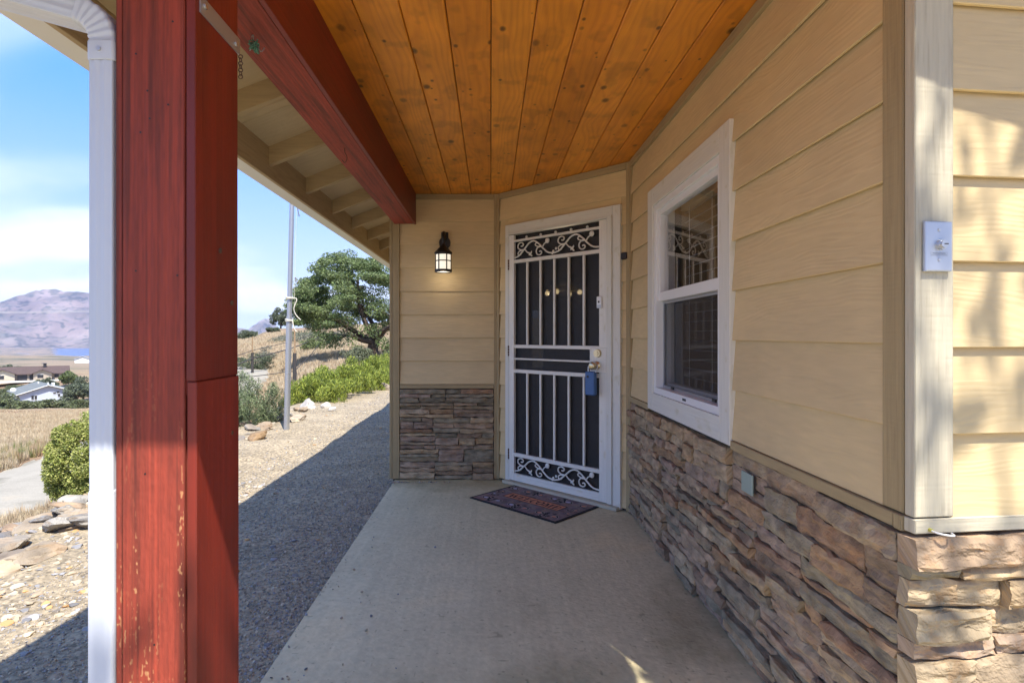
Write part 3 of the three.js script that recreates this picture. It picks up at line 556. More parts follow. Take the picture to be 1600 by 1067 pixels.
// ---- security door in the entry wall
{
  const f = part('door_frame', join([span(0.117, 0.158, 0.006, 2.134, -0.004, 0.034), span(1.157, 1.221, 0.006, 2.134, -0.004, 0.034), span(0.1585, 1.1565, 2.062, 2.134, -0.004, 0.0335),
    span(1.116, 1.1565, 0.03, 2.061, -0.10, 0.046), span(0.1585, 1.1565, 2.048, 2.0615, -0.06, 0.045)]), M.whiteWood, house, [A[0], 0, -A[1]], [0, entryTurn, 0]);
  part('threshold', span(0.12, 1.215, 0.002, 0.026, -0.12, 0.075), M.trimPale, f);
  const x0 = 0.164, x1 = 1.112, z0 = 0.012, z1 = 0.038;
  const door = part('security_door', join([
    span(x0, x0 + 0.055, 0.032, 2.044, z0, z1), span(x1 - 0.064, x1, 0.032, 2.044, z0, z1),
    ...[[1.984, 2.002], [1.810, 1.838], [1.117, 1.144], [1.022, 1.036], [0.915, 0.944], [0.230, 0.260], [0.032, 0.092]].map(([a, b]) => span(x0 + 0.0552, x1 - 0.0642, a, b, z0 + 0.001, z1 - 0.001))]), M.whiteSteel, house, [A[0], 0, -A[1]], [0, entryTurn, 0]);
  const n = 5, a = x0 + 0.055, b = x1 - 0.064;
  for (let i = 1; i <= n; i++) { const x = a + (b - a) * i / (n + 1); for (const [y0, y1] of [[1.1445, 1.8095], [0.2605, 0.9145]]) part('bar', span(x - 0.0085, x + 0.0085, y0, y1, z0 + 0.004, z1 - 0.004, 0.003), M.whiteSteel, door); }
  // cast vine panels
  function vine(y0, hgt) {
    const list = [], L = (b - a) / 2;
    for (let k = 0; k < 2; k++) {
      const q = (x, y) => V(a + (k + x) * L, y0 + y * hgt, (z0 + z1) / 2), line = (r, ...p) => list.push(tube(p.map((c) => q(...c)), r, 26, 6));
      line(0.0068, [-0.01, 0.10], [0.11, 0.19], [0.24, 0.50], [0.38, 0.86], [0.50, 0.94], [0.62, 0.74], [0.72, 0.46], [0.85, 0.17], [1.01, 0.10]);
      line(0.0055, [0.25, 0.52], [0.15, 0.54], [0.085, 0.68], [0.10, 0.88], [0.17, 0.95], [0.225, 0.86], [0.21, 0.74], [0.165, 0.74]);
      line(0.005, [0.22, 0.48], [0.13, 0.46], [0.085, 0.34], [0.115, 0.23], [0.165, 0.26], [0.16, 0.36]);
      line(0.005, [0.27, 0.52], [0.32, 0.36], [0.40, 0.24]);
      line(0.005, [0.66, 0.58], [0.58, 0.60], [0.53, 0.70], [0.555, 0.80], [0.60, 0.76]);
      line(0.0055, [0.68, 0.56], [0.59, 0.52], [0.555, 0.34], [0.58, 0.15], [0.645, 0.10], [0.69, 0.20], [0.67, 0.31], [0.63, 0.28]);
      line(0.005, [0.71, 0.50], [0.745, 0.66], [0.80, 0.78]);
      list.push(new THREE.SphereGeometry(0.021, 12, 8).scale(1, 1, 0.55).translate(...q(0.83, 0.84).toArray()));
      for (const [lx, ly, s, ro] of [[0.40, 0.22, 0.014, 0.6], [0.43, 0.30, 0.010, 1.2], [0.43, 0.12, 0.010, -0.6], [0.36, 0.30, 0.009, 0]]) list.push(new THREE.SphereGeometry(s, 8, 6).scale(1.3, 0.7, 0.5).rotateZ(ro).translate(...q(lx, ly).toArray()));
      if (k) for (const [lx, ly] of [[-0.03, 0.2], [0.035, 0.33], [-0.05, 0.1]]) list.push(new THREE.SphereGeometry(0.011, 8, 6).scale(1, 1, 0.5).translate(...q(lx, ly).toArray()));
    }
    part('scrollwork', join(list), M.whiteSteel, door);
  }
  vine(1.842, 0.138); vine(0.095, 0.132);
  part('mesh_screen', span(x0 + 0.03, x1 - 0.03, 0.06, 2.043, z0 - 0.006, z0 - 0.004, 0), M.screen, door);
  for (let i = 0; i < 7; i++) { const x = a - 0.03 + (b - a + 0.06) * i / 6; part('bolt', join([rod(V(x, 2.015, z0 - 0.005), V(x, 2.015, z0 + 0.004), 0.0105, 0.0105, 12), rod(V(x, 2.015, z0 + 0.004), V(x, 2.015, z0 + 0.008), 0.004, 0.004, 8)]), M.whiteSteel, door); }
  const hin = (y) => join([0, 1, 2, 3].map((k) => rod(V(x0 - 0.003, y + k * 0.022, z1 + 0.001), V(x0 - 0.003, y + k * 0.022 + 0.019, z1 + 0.001), 0.0065, 0.0065, 8)));
  for (const y of [0.20, 1.05, 1.76]) part('hinge', hin(y), M.rust, door);
  part('lock_plate', span(0.975, 1.118, 0.955, 1.132, z1 - 0.012, z1 + 0.010), M.whiteSteel, door);
  part('deadbolt', join([rod(V(1.045, 1.092, z1 + 0.010), V(1.045, 1.092, z1 + 0.026), 0.031, 0.027, 24), rod(V(1.045, 1.092, z1 + 0.026), V(1.045, 1.092, z1 + 0.031), 0.016, 0.015, 16)].map((g) => g)), M.brass, door);
  const kn = new THREE.LatheGeometry([[0, 0], [0.031, 0], [0.031, 0.006], [0.012, 0.012], [0.011, 0.03], [0.022, 0.036], [0.028, 0.048], [0.027, 0.062], [0.018, 0.070], [0, 0.071]].map((p) => new THREE.Vector2(...p)), 24).rotateX(Math.PI / 2).translate(1.035, 1.004, z1 + 0.010);
  part('door_knob', kn, M.brass, door);
  // the wooden entry door stands open behind the screen: a glazed leaf in the dark hall
  part('inner_jamb', join([span(0.1595, 0.20, 0.0, 2.05, -0.14, -0.02, 0), span(1.115, 1.1555, 0.0, 2.05, -0.14, -0.102, 0)]), M.whiteWood, f);
}
// ---- window in the side wall
{
  const pos = [0.975, 0, -3.915], rot = [0, -Math.PI / 2, 0];
  const x0 = 0.495, x1 = 1.667, y0 = 0.782, y1 = 2.080, t = 0.102;
  const w = part('window', join([span(x0, x0 + t, y0, y1, -0.004, 0.030), span(x1 - t, x1, y0, y1, -0.004, 0.030), span(x0 + t + 0.0005, x1 - t - 0.0005, y1 - t, y1, -0.004, 0.0295), span(x0 + t + 0.0005, x1 - t - 0.0005, y0, y0 + t, -0.004, 0.0295)]), M.whiteWood, house, pos, rot);
  const a = x0 + t, b = x1 - t, c = y0 + t, d = y1 - t, s = 0.036;
  const ring = (x0, x1, y0, y1, s, z0, z1, sb = s) => join([span(x0, x0 + s, y0, y1, z0, z1, 0.002), span(x1 - s, x1, y0, y1, z0, z1, 0.002), span(x0 + s, x1 - s, y1 - s, y1, z0, z1 - 0.0006, 0.002), span(x0 + s, x1 - s, y0, y0 + sb, z0, z1 - 0.0006, 0.002)]);
  part('window_frame', ring(a + 0.0005, b - 0.0005, c + 0.0005, d - 0.0005, s, -0.09, 0.021), M.vinyl, w);
  const m = 1.425;
  part('upper_sash', ring(a + s + 0.0005, b - s - 0.0005, m - 0.01, d - s - 0.0005, 0.034, -0.035, 0.006, 0.052), M.vinyl, w);
  part('lower_sash', ring(a + s + 0.0005, b - s - 0.0005, c + s + 0.0005, m + 0.012, 0.030, -0.075, -0.038), M.vinyl, w);
  part('screen_frame', ring(a + s + 0.002, b - s - 0.002, c + s + 0.001, m - 0.0105, 0.014, -0.030, -0.020), M.galv, w);
  part('pane', span(a + s + 0.03, b - s - 0.03, m + 0.03, d - s - 0.03, -0.016, -0.0155, 0), M.glass, w);
  part('pane', span(a + s + 0.03, b - s - 0.03, c + s + 0.025, m - 0.015, -0.058, -0.0575, 0), M.glass, w);
  part('insect_screen', span(a + s + 0.012, b - s - 0.012, c + s + 0.012, m - 0.018, -0.0255, -0.025, 0), M.insect, w);
  for (const x of [0.80, 1.38]) part('screen_latch', span(x, x + 0.04, c + s + 0.004, c + s + 0.018, -0.0195, -0.012, 0.002), M.black, w);
  part('sticker', span(1.09, 1.14, c + 0.012, c + 0.024, 0.0205, 0.0215, 0), M.black, w);
  // blind behind the glass
  for (let i = 0; i < 20; i++) part('blind_slat', span(a + 0.05, b - 0.05, 0.93 + i * 0.052, 0.9325 + i * 0.052, -0.150, -0.140, 0), M.galv, w);
  for (const x of [a + 0.16, (a + b) / 2, b - 0.16]) part('blind_cord', rod(V(x, 0.92, -0.131), V(x, 1.97, -0.131), 0.0015, 0.0015, 5), M.vinyl, w);
  part('blind_headrail', span(a + 0.045, b - 0.045, 1.935, 1.972, -0.17, -0.12, 0.003), M.trimPale, w);
}

// ================================================================ THINGS ON AND ROUND THE PORCH
{ // wall lantern, lit
  const cx = -0.392, cz = -4.672, t = thing('wall_lantern', 'lit black wall lantern with frosted glass on the narrow tan wall', 'wall lantern', [cx, 1.735, cz]);
  const lathe = (pts, n = 32) => new THREE.LatheGeometry(pts.map((p) => new THREE.Vector2(...p)), n);
  part('wall_plate', join([rod(V(0, 0.27, -0.148), V(0, 0.27, -0.128), 0.052, 0.046, 24), span(-0.030, 0.030, 0.18, 0.36, -0.150, -0.134, 0.006)]), M.black, t);
  part('arm', join([tube([V(0, 0.29, -0.135), V(0, 0.335, -0.10), V(0, 0.335, -0.03), V(0, 0.30, 0), V(0, 0.235, 0)], 0.013, 28, 10)]), M.black, t);
  part('hood', lathe([[0, 0.242], [0.012, 0.24], [0.016, 0.226], [0.030, 0.216], [0.034, 0.206], [0.044, 0.200], [0.052, 0.186], [0.066, 0.176], [0.074, 0.166], [0.074, 0.158], [0.066, 0.156], [0.0, 0.160]]), M.black, t);
  const cage = []; for (let i = 0; i < 6; i++) { const a = (i + 0.5) * Math.PI / 3; cage.push(box(0.008, 0.138, 0.006, 0, 0.09, 0.064).rotateY(a)); }
  const band = (y, r, h) => lathe([[r, y], [r, y + h], [r - 0.005, y + h], [r - 0.005, y], [r, y]]);
  part('cage', join([...cage, band(0.092, 0.068, 0.008), band(0.004, 0.071, 0.022), band(0.148, 0.068, 0.010)]), M.black, t);
  const glow = new THREE.MeshStandardMaterial({ color: lin(0.8, 0.78, 0.72), roughness: 0.4, emissive: lin(1, 0.9, 0.72), emissiveIntensity: 0.2 });
  part('glass', lathe([[0.0, 0.010], [0.059, 0.010], [0.060, 0.155], [0.0, 0.156]]), glow, t);
  const l = new THREE.PointLight(new THREE.Color(1, 0.84, 0.6), 0.012, 0, 2); l.position.set(cx, 1.722, cz); l.castShadow = true; l.shadow.radius = 2; l.name = 'lantern_light'; scene.add(l);
}
{ // welcome mat
  const W = 0.82, D = 0.51, cv = document.createElement('canvas'); cv.width = 1024; cv.height = 640; const c = cv.getContext('2d'), r = rng(77);
  c.fillStyle = '#8c7d76'; c.fillRect(0, 0, 1024, 640);
  for (let i = 0; i < 1500; i++) { const q = r(); c.fillStyle = q < 0.35 ? 'rgba(112,88,112,0.16)' : q < 0.6 ? 'rgba(150,100,70,0.16)' : q < 0.85 ? 'rgba(120,112,104,0.2)' : 'rgba(60,54,62,0.25)'; c.beginPath(); c.arc(r() * 1024, r() * 640, 6 + r() * 38, 0, 7); c.fill(); }
  c.lineCap = 'round';
  const curl = (x, y, s, a, f) => { c.save(); c.translate(x, y); c.rotate(a); c.scale(s * f, s); c.beginPath(); for (let k = 0; k <= 44; k++) { const th = k / 44 * 8.4, q = 46 - th * 4.4; const X = Math.cos(th) * q, Y = Math.sin(th) * q * 0.8; k ? c.lineTo(X, Y) : c.moveTo(X, Y); } c.stroke(); c.beginPath(); c.moveTo(46, 0); c.bezierCurveTo(52, -50, 100, -52, 130, -18); c.stroke(); c.fillStyle = ['#d08a68', '#b3acc4', '#c0b5a8', '#c9856a'][Math.floor(r() * 4)]; c.beginPath(); c.ellipse(4, -2, 24, 18, 0, 0, 7); c.fill(); c.fillStyle = '#15131a'; for (const [lx, ly, la] of [[86, -58, 0.4], [118, 8, 1.2], [62, 42, -0.6]]) { c.beginPath(); c.ellipse(lx, ly, 25, 11, la, 0, 7); c.fill(); } c.restore(); };
  for (const [w, col] of [[24, '#a89c94'], [13, '#0d0b11']]) {
    const q = rng(12); c.strokeStyle = col; c.lineWidth = w;
    for (let i = 0; i < 6; i++) for (const top of [0, 1]) curl(100 + i * 165, top ? 110 : 530, 0.86 + 0.2 * q(), (top ? 0.2 : 3.3) + (q() - 0.5) * 0.5, i % 2 ? 1 : -1);
    for (const x of [70, 955]) for (const y of [260, 380]) curl(x, y, 0.6, q() * 6, 1);
  }
  c.fillStyle = '#c98563'; c.fillRect(185, 235, 654, 150); c.strokeStyle = '#17141a'; c.lineWidth = 9; c.strokeRect(185, 235, 654, 150);
  for (let i = 0; i < 300; i++) { c.fillStyle = r() < 0.5 ? 'rgba(120,70,50,0.2)' : 'rgba(190,130,95,0.16)'; c.beginPath(); c.arc(195 + r() * 634, 245 + r() * 130, 3 + r() * 12, 0, 7); c.fill(); }
  c.fillStyle = '#15121a'; c.font = 'bold 128px serif'; c.textAlign = 'center'; c.textBaseline = 'middle'; c.fillText('WELCOME', 512, 314, 600);
  c.strokeStyle = '#0e0d10'; c.lineWidth = 26; c.strokeRect(6, 6, 1012, 628);
  const map = new THREE.CanvasTexture(cv); map.colorSpace = THREE.SRGBColorSpace;
  const t = thing('door_mat', 'rubber door mat printed with scrolls and the word WELCOME', 'door mat', [0.309, 0.0005, -4.143], entryTurn);
  part('mat_base', span(-W / 2, W / 2, 0, 0.007, -D / 2, D / 2, 0.002), M.rubber, t);
  const top = new THREE.PlaneGeometry(W - 0.008, D - 0.008).rotateX(-Math.PI / 2);
  part('printed_top', top, new THREE.MeshStandardMaterial({ map, roughness: 0.85, bumpMap: fineBump.clone(), bumpScale: 0.0006 }), t, [0, 0.0075, 0]);
}
{ // lock box hung on the door knob
  const t = thing('lock_box', 'blue lock box hanging from the door knob', 'lock box', [A[0], 0, -A[1]], entryTurn);
  const blue = mat(lin(0.055, 0.14, 0.33), { roughness: 0.5 });
  part('body', span(0.968, 1.050, 0.792, 0.962, 0.062, 0.100, 0.010), blue, t);
  part('shackle', tube([V(0.985, 0.955, 0.078), V(0.985, 0.995, 0.076), V(1.0, 1.022, 0.072), V(1.035, 1.027, 0.068), V(1.06, 1.0, 0.074), V(1.045, 0.955, 0.078)], 0.0048, 30, 8), M.steel, t);
  part('dial', rod(V(0.995, 0.925, 0.0995), V(0.995, 0.925, 0.102), 0.009, 0.009, 14), M.black, t);
}
{ const t = thing('door_sensor', 'small white sensor stuck on the security door above the lock', 'sensor', [A[0], 0, -A[1]], entryTurn);
  part('case', span(1.038, 1.078, 1.415, 1.498, 0.0382, 0.054, 0.004), M.vinyl, t);
  part('lens', span(1.050, 1.064, 1.452, 1.466, 0.0535, 0.0555, 0.002), M.black, t);
  part('label_strip', span(1.041, 1.075, 1.418, 1.438, 0.0535, 0.055, 0.001), M.galv, t); }
{ const t = thing('doorbell', 'small square black doorbell on the tan wall beside the door', 'doorbell', [A[0], 0, -A[1]], entryTurn);
  part('case', span(1.226, 1.270, 1.748, 1.794, 0.012, 0.034, 0.004), M.black, t); part('mount', span(1.222, 1.276, 1.742, 1.800, 0.008, 0.0125, 0.002), M.trim, t); }
{ // key switch on the pale corner board
  const t = thing('key_switch', 'brushed steel key switch plate on the sunlit corner board', 'switch plate', [0.975, 0, -1.305], 0.115), x = 0.029, y = 1.420;
  const bev = new THREE.Shape(); bev.moveTo(-0.031, -0.0535); bev.lineTo(0.031, -0.0535); bev.lineTo(0.031, 0.0535); bev.lineTo(-0.031, 0.0535); bev.closePath();
  part('plate', new THREE.ExtrudeGeometry(bev, { depth: 0.002, bevelEnabled: true, bevelThickness: 0.004, bevelSize: 0.003, bevelSegments: 2 }).translate(x, y, 0.0282), mat(lin(0.52, 0.56, 0.64), { metalness: 0.55, roughness: 0.38 }), t);
  part('lock_barrel', join([rod(V(x + 0.003, y + 0.004, 0.034), V(x + 0.003, y + 0.004, 0.042), 0.0125, 0.0115, 24), rod(V(x + 0.003, y + 0.004, 0.042), V(x + 0.003, y + 0.004, 0.0465), 0.009, 0.0085, 20)]), M.steel, t);
  part('key_slot', span(x + 0.001, x + 0.011, y + 0.003, y + 0.0052, 0.0466, 0.047, 0), M.black, t);
  for (const q of [0.037, -0.030]) part('screw', rod(V(x, y + q, 0.034), V(x, y + q, 0.0358), 0.0042, 0.0036, 12), M.steel, t);
  const cv = document.createElement('canvas'); cv.width = 256; cv.height = 64; const c = cv.getContext('2d'); c.fillStyle = '#b4bac6'; c.fillRect(0, 0, 256, 64); c.fillStyle = '#5a5e68'; for (let k = 0; k < 11; k++) c.fillRect(34 + k * 17, 14 + (k * 7) % 3, 11, 13); for (let k = 0; k < 15; k++) c.fillRect(18 + k * 15, 42, 8, 6);
  const map = new THREE.CanvasTexture(cv); map.colorSpace = THREE.SRGBColorSpace;
  part('engraving', new THREE.PlaneGeometry(0.044, 0.010), new THREE.MeshStandardMaterial({ map, roughness: 0.4, metalness: 0.4 }), t, [x, y - 0.0175, 0.03445]);
}
{ const t = thing('screw_hook', 'small white screw hook under the sunlit corner board', 'hook', [0.975, 0, -1.305], 0.115);
  part('hook', tube([V(0.012, 0.782, 0.026), V(0.012, 0.781, 0.045), V(0.022, 0.780, 0.056), V(0.042, 0.778, 0.058), V(0.048, 0.779, 0.046)], 0.0022, 24, 7), M.vinyl, t); part('plug', rod(V(0.012, 0.782, 0.024), V(0.012, 0.782, 0.034), 0.0045, 0.004, 10), mat(lin(0.5, 0.45, 0.1)), t); }
{ const t = thing('cover_plate', 'pale green blank cover plate set among the stones below the window', 'cover plate', [0.975, 0, -3.915], -Math.PI / 2);
  part('plate', span(1.762, 1.850, 0.634, 0.710, 0.017, 0.025, 0.003), mat(lin(0.30, 0.37, 0.32), { roughness: 0.5 }), t); part('box', span(1.772, 1.84, 0.642, 0.702, -0.02, 0.0165, 0), M.mortar, t); }
{ // wire hooks under the beam
  const t = thing('wire_hook', 'tangle of green twine and wire on a hook under the red beam', 'hook', [-0.745, 2.162, -1.78]);
  const r = rng(33), tw = []; for (let i = 0; i < 7; i++) { const p = []; for (let k = 0; k < 7; k++) p.push(V(rr(-0.014, 0.014, r), -0.012 - rr(0, 0.042, r), rr(-0.016, 0.016, r))); tw.push(tube(p, 0.0016, 40, 5)); }
  part('twine', join(tw), mat(lin(0.10, 0.24, 0.17)), t);
  part('wire', join([tube([V(0, 0.004, 0), V(0, -0.02, 0), V(0.02, -0.045, 0.01), V(0.03, -0.06, 0.015), V(0.038, -0.045, 0.01)], 0.0016, 24, 5), tube([V(0, 0.004, 0), V(-0.006, -0.012, 0.004), V(0.004, -0.03, 0.01), V(-0.012, -0.05, 0.0)], 0.0013, 24, 5)]), M.galv, t);
  const u = thing('wire_hook', 'single thin wire hook under the red beam towards the lantern', 'hook', [-0.735, 2.162, -2.85]);
  part('wire', tube([V(0, 0.004, 0), V(0, -0.02, 0), V(0.012, -0.05, 0), V(0, -0.075, 0), V(-0.014, -0.06, 0)], 0.0019, 28, 6), M.rust, u);
}
{ // lamp seen through the screen door, deep in the hall
  const t = thing('chandelier', 'small lit chandelier in the dark hall behind the screen door', 'chandelier', [0.92, 1.80, -7.2]);
  part('rod', rod(V(0, 0, 0), V(0, 0.64, 0), 0.008), M.brass, t); part('ring', new THREE.TorusGeometry(0.22, 0.008, 6, 28).rotateX(Math.PI / 2), M.brass, t);
  const g = new THREE.MeshStandardMaterial({ color: lin(0.9, 0.8, 0.6), emissive: lin(1, 0.75, 0.4), emissiveIntensity: 5 });
  for (let i = 0; i < 4; i++) { const a = i * Math.PI / 2 + 0.5; part('arm', rod(V(0, 0.08, 0), V(Math.cos(a) * 0.22, 0, Math.sin(a) * 0.22), 0.006), M.brass, t); part('bulb', new THREE.SphereGeometry(0.03, 10, 8).translate(Math.cos(a) * 0.22, -0.04, Math.sin(a) * 0.22), g, t); }
  const l = new THREE.PointLight(new THREE.Color(1, 0.8, 0.55), 0.6, 0, 2); l.position.set(0.92, 1.66, -7.2); l.castShadow = true; l.name = 'chandelier_light'; scene.add(l);
}

// ================================================================ STONES AND GRAVEL OF THE TERRACE
function rockGeo(w, h, d, seed, det = 4) {
  const g = new THREE.IcosahedronGeometry(0.5, det), p = g.attributes.position, cut = [], r = rng(seed);
  for (let i = 0; i < 9; i++) cut.push([V(r() - 0.5, r() - 0.5, r() - 0.5).normalize(), rr(0.26, 0.42, r)]);
  for (let i = 0; i < p.count; i++) {
    const v = V(p.getX(i), p.getY(i), p.getZ(i)); for (const [n, o] of cut) { const q = v.dot(n) - o; if (q > 0) v.addScaledVector(n, -q); }
    const k = 1 + 0.34 * (fbm(v.x * 4 + seed, v.y * 13 + v.z * 3.1, seed, 3) - 0.5); p.setXYZ(i, v.x * k * w * 1.2, v.y * k * h * 1.2, v.z * k * d * 1.2);
  }
  g.computeVertexNormals(); return metric(g, r() * 3, r() * 3);
}
const rockMats = [[0.33, 0.31, 0.28], [0.40, 0.35, 0.28], [0.27, 0.265, 0.26], [0.46, 0.38, 0.28], [0.36, 0.28, 0.20], [0.42, 0.40, 0.36]].map((c) => mat(lin(...c), { map: rockMap, bumpMap: stoneBump, bumpScale: 0.014, roughness: 0.9 }));
{
  const r = rng(601); let n = 0;
  const put = (X, d, w, h, l, m, label, group) => { const y = ground(X, d), o = part('rock', rockGeo(w, h, l, 700 + n * 13), m, scene, [X, y + h * 0.16, -d], [rr(-0.25, 0.25, r), r() * 6, rr(-0.25, 0.25, r)]); tag(o, label, 'rock', group); n++; };
  for (let i = 0; i < 80; i++) { const d = rr(2.9, 5.0, r), big = r() < 0.3, w = big ? rr(0.18, 0.30, r) : rr(0.06, 0.16, r); put(edgeX(d) + rr(-0.34, 0.30, r), d, w, w * rr(0.22, 0.42, r), w * rr(0.6, 0.9, r), rockMats[Math.floor(r() * 6)], 'weathered shale rock in the border above the road, beyond the white downspout', 'shale rocks bordering the terrace by the road'); }
  for (let i = 0; i < 34; i++) { const d = rr(6.9, 9.6, r), w = r() < 0.35 ? rr(0.15, 0.26, r) : rr(0.06, 0.14, r); put(edgeX(d) + rr(-0.25, 0.38, r), d, w, w * rr(0.3, 0.5, r), w * rr(0.6, 0.9, r), rockMats[Math.floor(r() * 6)], 'grey rock in the terrace edge near the foot of the flagpole', 'rocks along the terrace edge by the flagpole'); }
  put(-2.86, 6.95, 0.28, 0.16, 0.15, mat(lin(0.46, 0.31, 0.17), { map: rockMap, bumpMap: stoneBump, bumpScale: 0.006, roughness: 0.9 }), 'tan sandstone block leaning at the foot of the flagpole');
  const white = mat(lin(0.70, 0.66, 0.60), { map: rockMap, bumpMap: stoneBump, bumpScale: 0.006, roughness: 0.8 });
  put(-3.15, 9.7, 0.27, 0.24, 0.24, white, 'largest white quartz rock in front of the juniper bed');
  put(-2.88, 9.9, 0.16, 0.13, 0.15, white, 'small white quartz rock just to the house side of the largest white one');
  put(-2.62, 9.4, 0.14, 0.10, 0.12, white, 'tiny white stone lying on the gravel by the white rocks');
  put(-2.85, 8.35, 0.40, 0.10, 0.24, mat(lin(0.60, 0.50, 0.37), { map: rockMap, roughness: 0.9 }), 'flat cream flagstone on the gravel behind the flagpole');
  put(-2.45, 13.3, 0.34, 0.22, 0.28, rockMats[3], 'buff rock at the edge of the juniper bed by the house');
  put(-2.36, 14.2, 0.30, 0.20, 0.24, white, 'pale rock at the juniper bed closest to the house corner');
}
function scatter(name, label, geo, m, count, place, seed, tints) {
  const o = new THREE.InstancedMesh(geo, m, count), r = rng(seed), q = new THREE.Object3D(), c = new THREE.Color();
  for (let i = 0; i < count; i++) { place(q, r); q.updateMatrix(); o.setMatrixAt(i, q.matrix); const t = tints[Math.floor(r() * tints.length)], k = rr(0.75, 1.2, r); o.setColorAt(i, c.setRGB(t[0] * k, t[1] * k, t[2] * k)); }
  o.name = name; shade(o); scene.add(o); return tag(o, label, name.replace('_', ' '), null, 'stuff');
}
const chip = rockGeo(1, 0.6, 0.8, 5, 0);
const gritTints = [[0.27, 0.25, 0.24], [0.19, 0.185, 0.19], [0.40, 0.335, 0.25], [0.46, 0.375, 0.26], [0.42, 0.34, 0.235], [0.32, 0.28, 0.24], [0.31, 0.305, 0.31]];
scatter('loose_gravel', 'loose grey and tan gravel strewn beside the slab', chip, mat(lin(1, 1, 1), { roughness: 0.95 }), 62000, (q, r) => {
  const d = 0.9 * Math.pow(13 / 0.9, Math.pow(r(), 0.8)), X = r() < 0.86 ? -0.82 - Math.pow(r(), 1.6) * 1.5 : rr(-3.4, -0.83, r);
  const s = (0.004 + 0.012 * Math.pow(r(), 3)) * (d < 3 ? 1 : 1 + (d - 3) * 0.06); const on = r() < 0.006, XX = on ? -0.81 + 0.5 * Math.pow(r(), 3) : X; q.position.set(XX, on ? s * 0.28 : ground(X, d) + s * 0.12, on ? -Math.min(d, 4.7) : -d); q.scale.set(s, s * rr(0.6, 1, r), s); q.rotation.set(r() * 6, r() * 6, r() * 6);
}, 611, gritTints);
scatter('stone_chips', 'flat shale chips scattered over the terrace', rockGeo(1, 0.25, 0.75, 9, 1), mat(lin(1, 1, 1), { roughness: 0.9 }), 1900, (q, r) => {
  const left = r() < 0.55, d = left ? rr(2.4, 4.9, r) : 1.6 * Math.pow(7, r()), X = left ? edgeX(d) + Math.pow(r(), 0.7) * 1.35 - 0.25 : rr(-3.2, -0.88, r);
  const s = 0.014 + 0.05 * Math.pow(r(), 3.5) * (left ? 1.2 : 0.8); q.position.set(X, ground(X, d) + s * 0.06, -d); q.scale.setScalar(s); q.rotation.set(rr(-0.3, 0.3, r), r() * 6, rr(-0.3, 0.3, r));
}, 613, [...gritTints, [0.46, 0.26, 0.11], [0.5, 0.42, 0.31], [0.4, 0.3, 0.2]]);

// ================================================================ PLANTS
function leafMat(c, tr = 0.3) { return new THREE.MeshPhysicalMaterial({ color: lin(1, 1, 1), vertexColors: true, roughness: 0.85, transmission: tr, thickness: 0, side: THREE.DoubleSide }); }
const LEAF = leafMat();
function leaves(clumps, per, size, cols, r, o = {}) {      // clumps: [x, y, z, rx, ry, rz]; each leaf is a small bent blade
  const pos = [], col = [];
  for (const [cx, cy, cz, rx, ry, rz] of clumps) for (let i = 0; i < per; i++) {
    let v; do v = V(rr(-1, 1, r), rr(-1, 1, r), rr(-1, 1, r)); while (v.lengthSq() > 1);
    v.multiplyScalar(Math.pow(v.length(), o.shell ?? -0.35));
    const p = V(cx + v.x * rx, cy + v.y * ry, cz + v.z * rz), s = size * rr(0.6, 1.35, r);
    const up = o.up ?? 0, a = V(rr(-1, 1, r) + v.x * (o.out ?? 0.4), rr(-1, 1, r) * (1 - up) + up * 1.4, rr(-1, 1, r) + v.z * (o.out ?? 0.4)).normalize(), b = V(rr(-1, 1, r), rr(-1, 1, r), rr(-1, 1, r)).cross(a).normalize(), n = a.clone().cross(b);
    const w = s * (o.slim ?? 0.55), L = s, q0 = p.clone().addScaledVector(a, -L / 2), q1 = p.clone().addScaledVector(b, w / 2).addScaledVector(n, s * 0.12), q2 = p.clone().addScaledVector(a, L / 2), q3 = p.clone().addScaledVector(b, -w / 2).addScaledVector(n, s * 0.12);
    for (const t of [q0, q1, q2, q0, q2, q3]) pos.push(t.x, t.y, t.z);
    const c = cols[Math.floor(r() * cols.length)], k = rr(0.75, 1.25, r); for (let m = 0; m < 6; m++) col.push(c[0] * k, c[1] * k, c[2] * k);
  }
  const g = new THREE.BufferGeometry(); g.setAttribute('position', new THREE.Float32BufferAttribute(pos, 3)); g.setAttribute('color', new THREE.Float32BufferAttribute(col, 3)); g.computeVertexNormals(); return g;
}
function limb(pts, r0, r1, seg = 7) {                        // tapered, bent
  const c = new THREE.CatmullRomCurve3(pts), g = new THREE.TubeGeometry(c, 14, 1, seg, false), p = g.attributes.position, W = seg + 1;
  for (let i = 0; i < p.count; i++) { const k = Math.floor(i / W) / 14, q = c.getPointAt(k), rad = mix(r0, r1, k); p.setXYZ(i, q.x + (p.getX(i) - q.x) * rad, q.y + (p.getY(i) - q.y) * rad, q.z + (p.getZ(i) - q.z) * rad); }
  g.computeVertexNormals(); return g;
}
const BARK = mat(lin(0.16, 0.125, 0.095), { map: rockMap, bumpMap: stoneBump, bumpScale: 0.02, roughness: 0.95 });
const oakCols = [[0.12, 0.18, 0.045], [0.16, 0.22, 0.06], [0.09, 0.14, 0.04], [0.20, 0.25, 0.09], [0.15, 0.19, 0.075]];
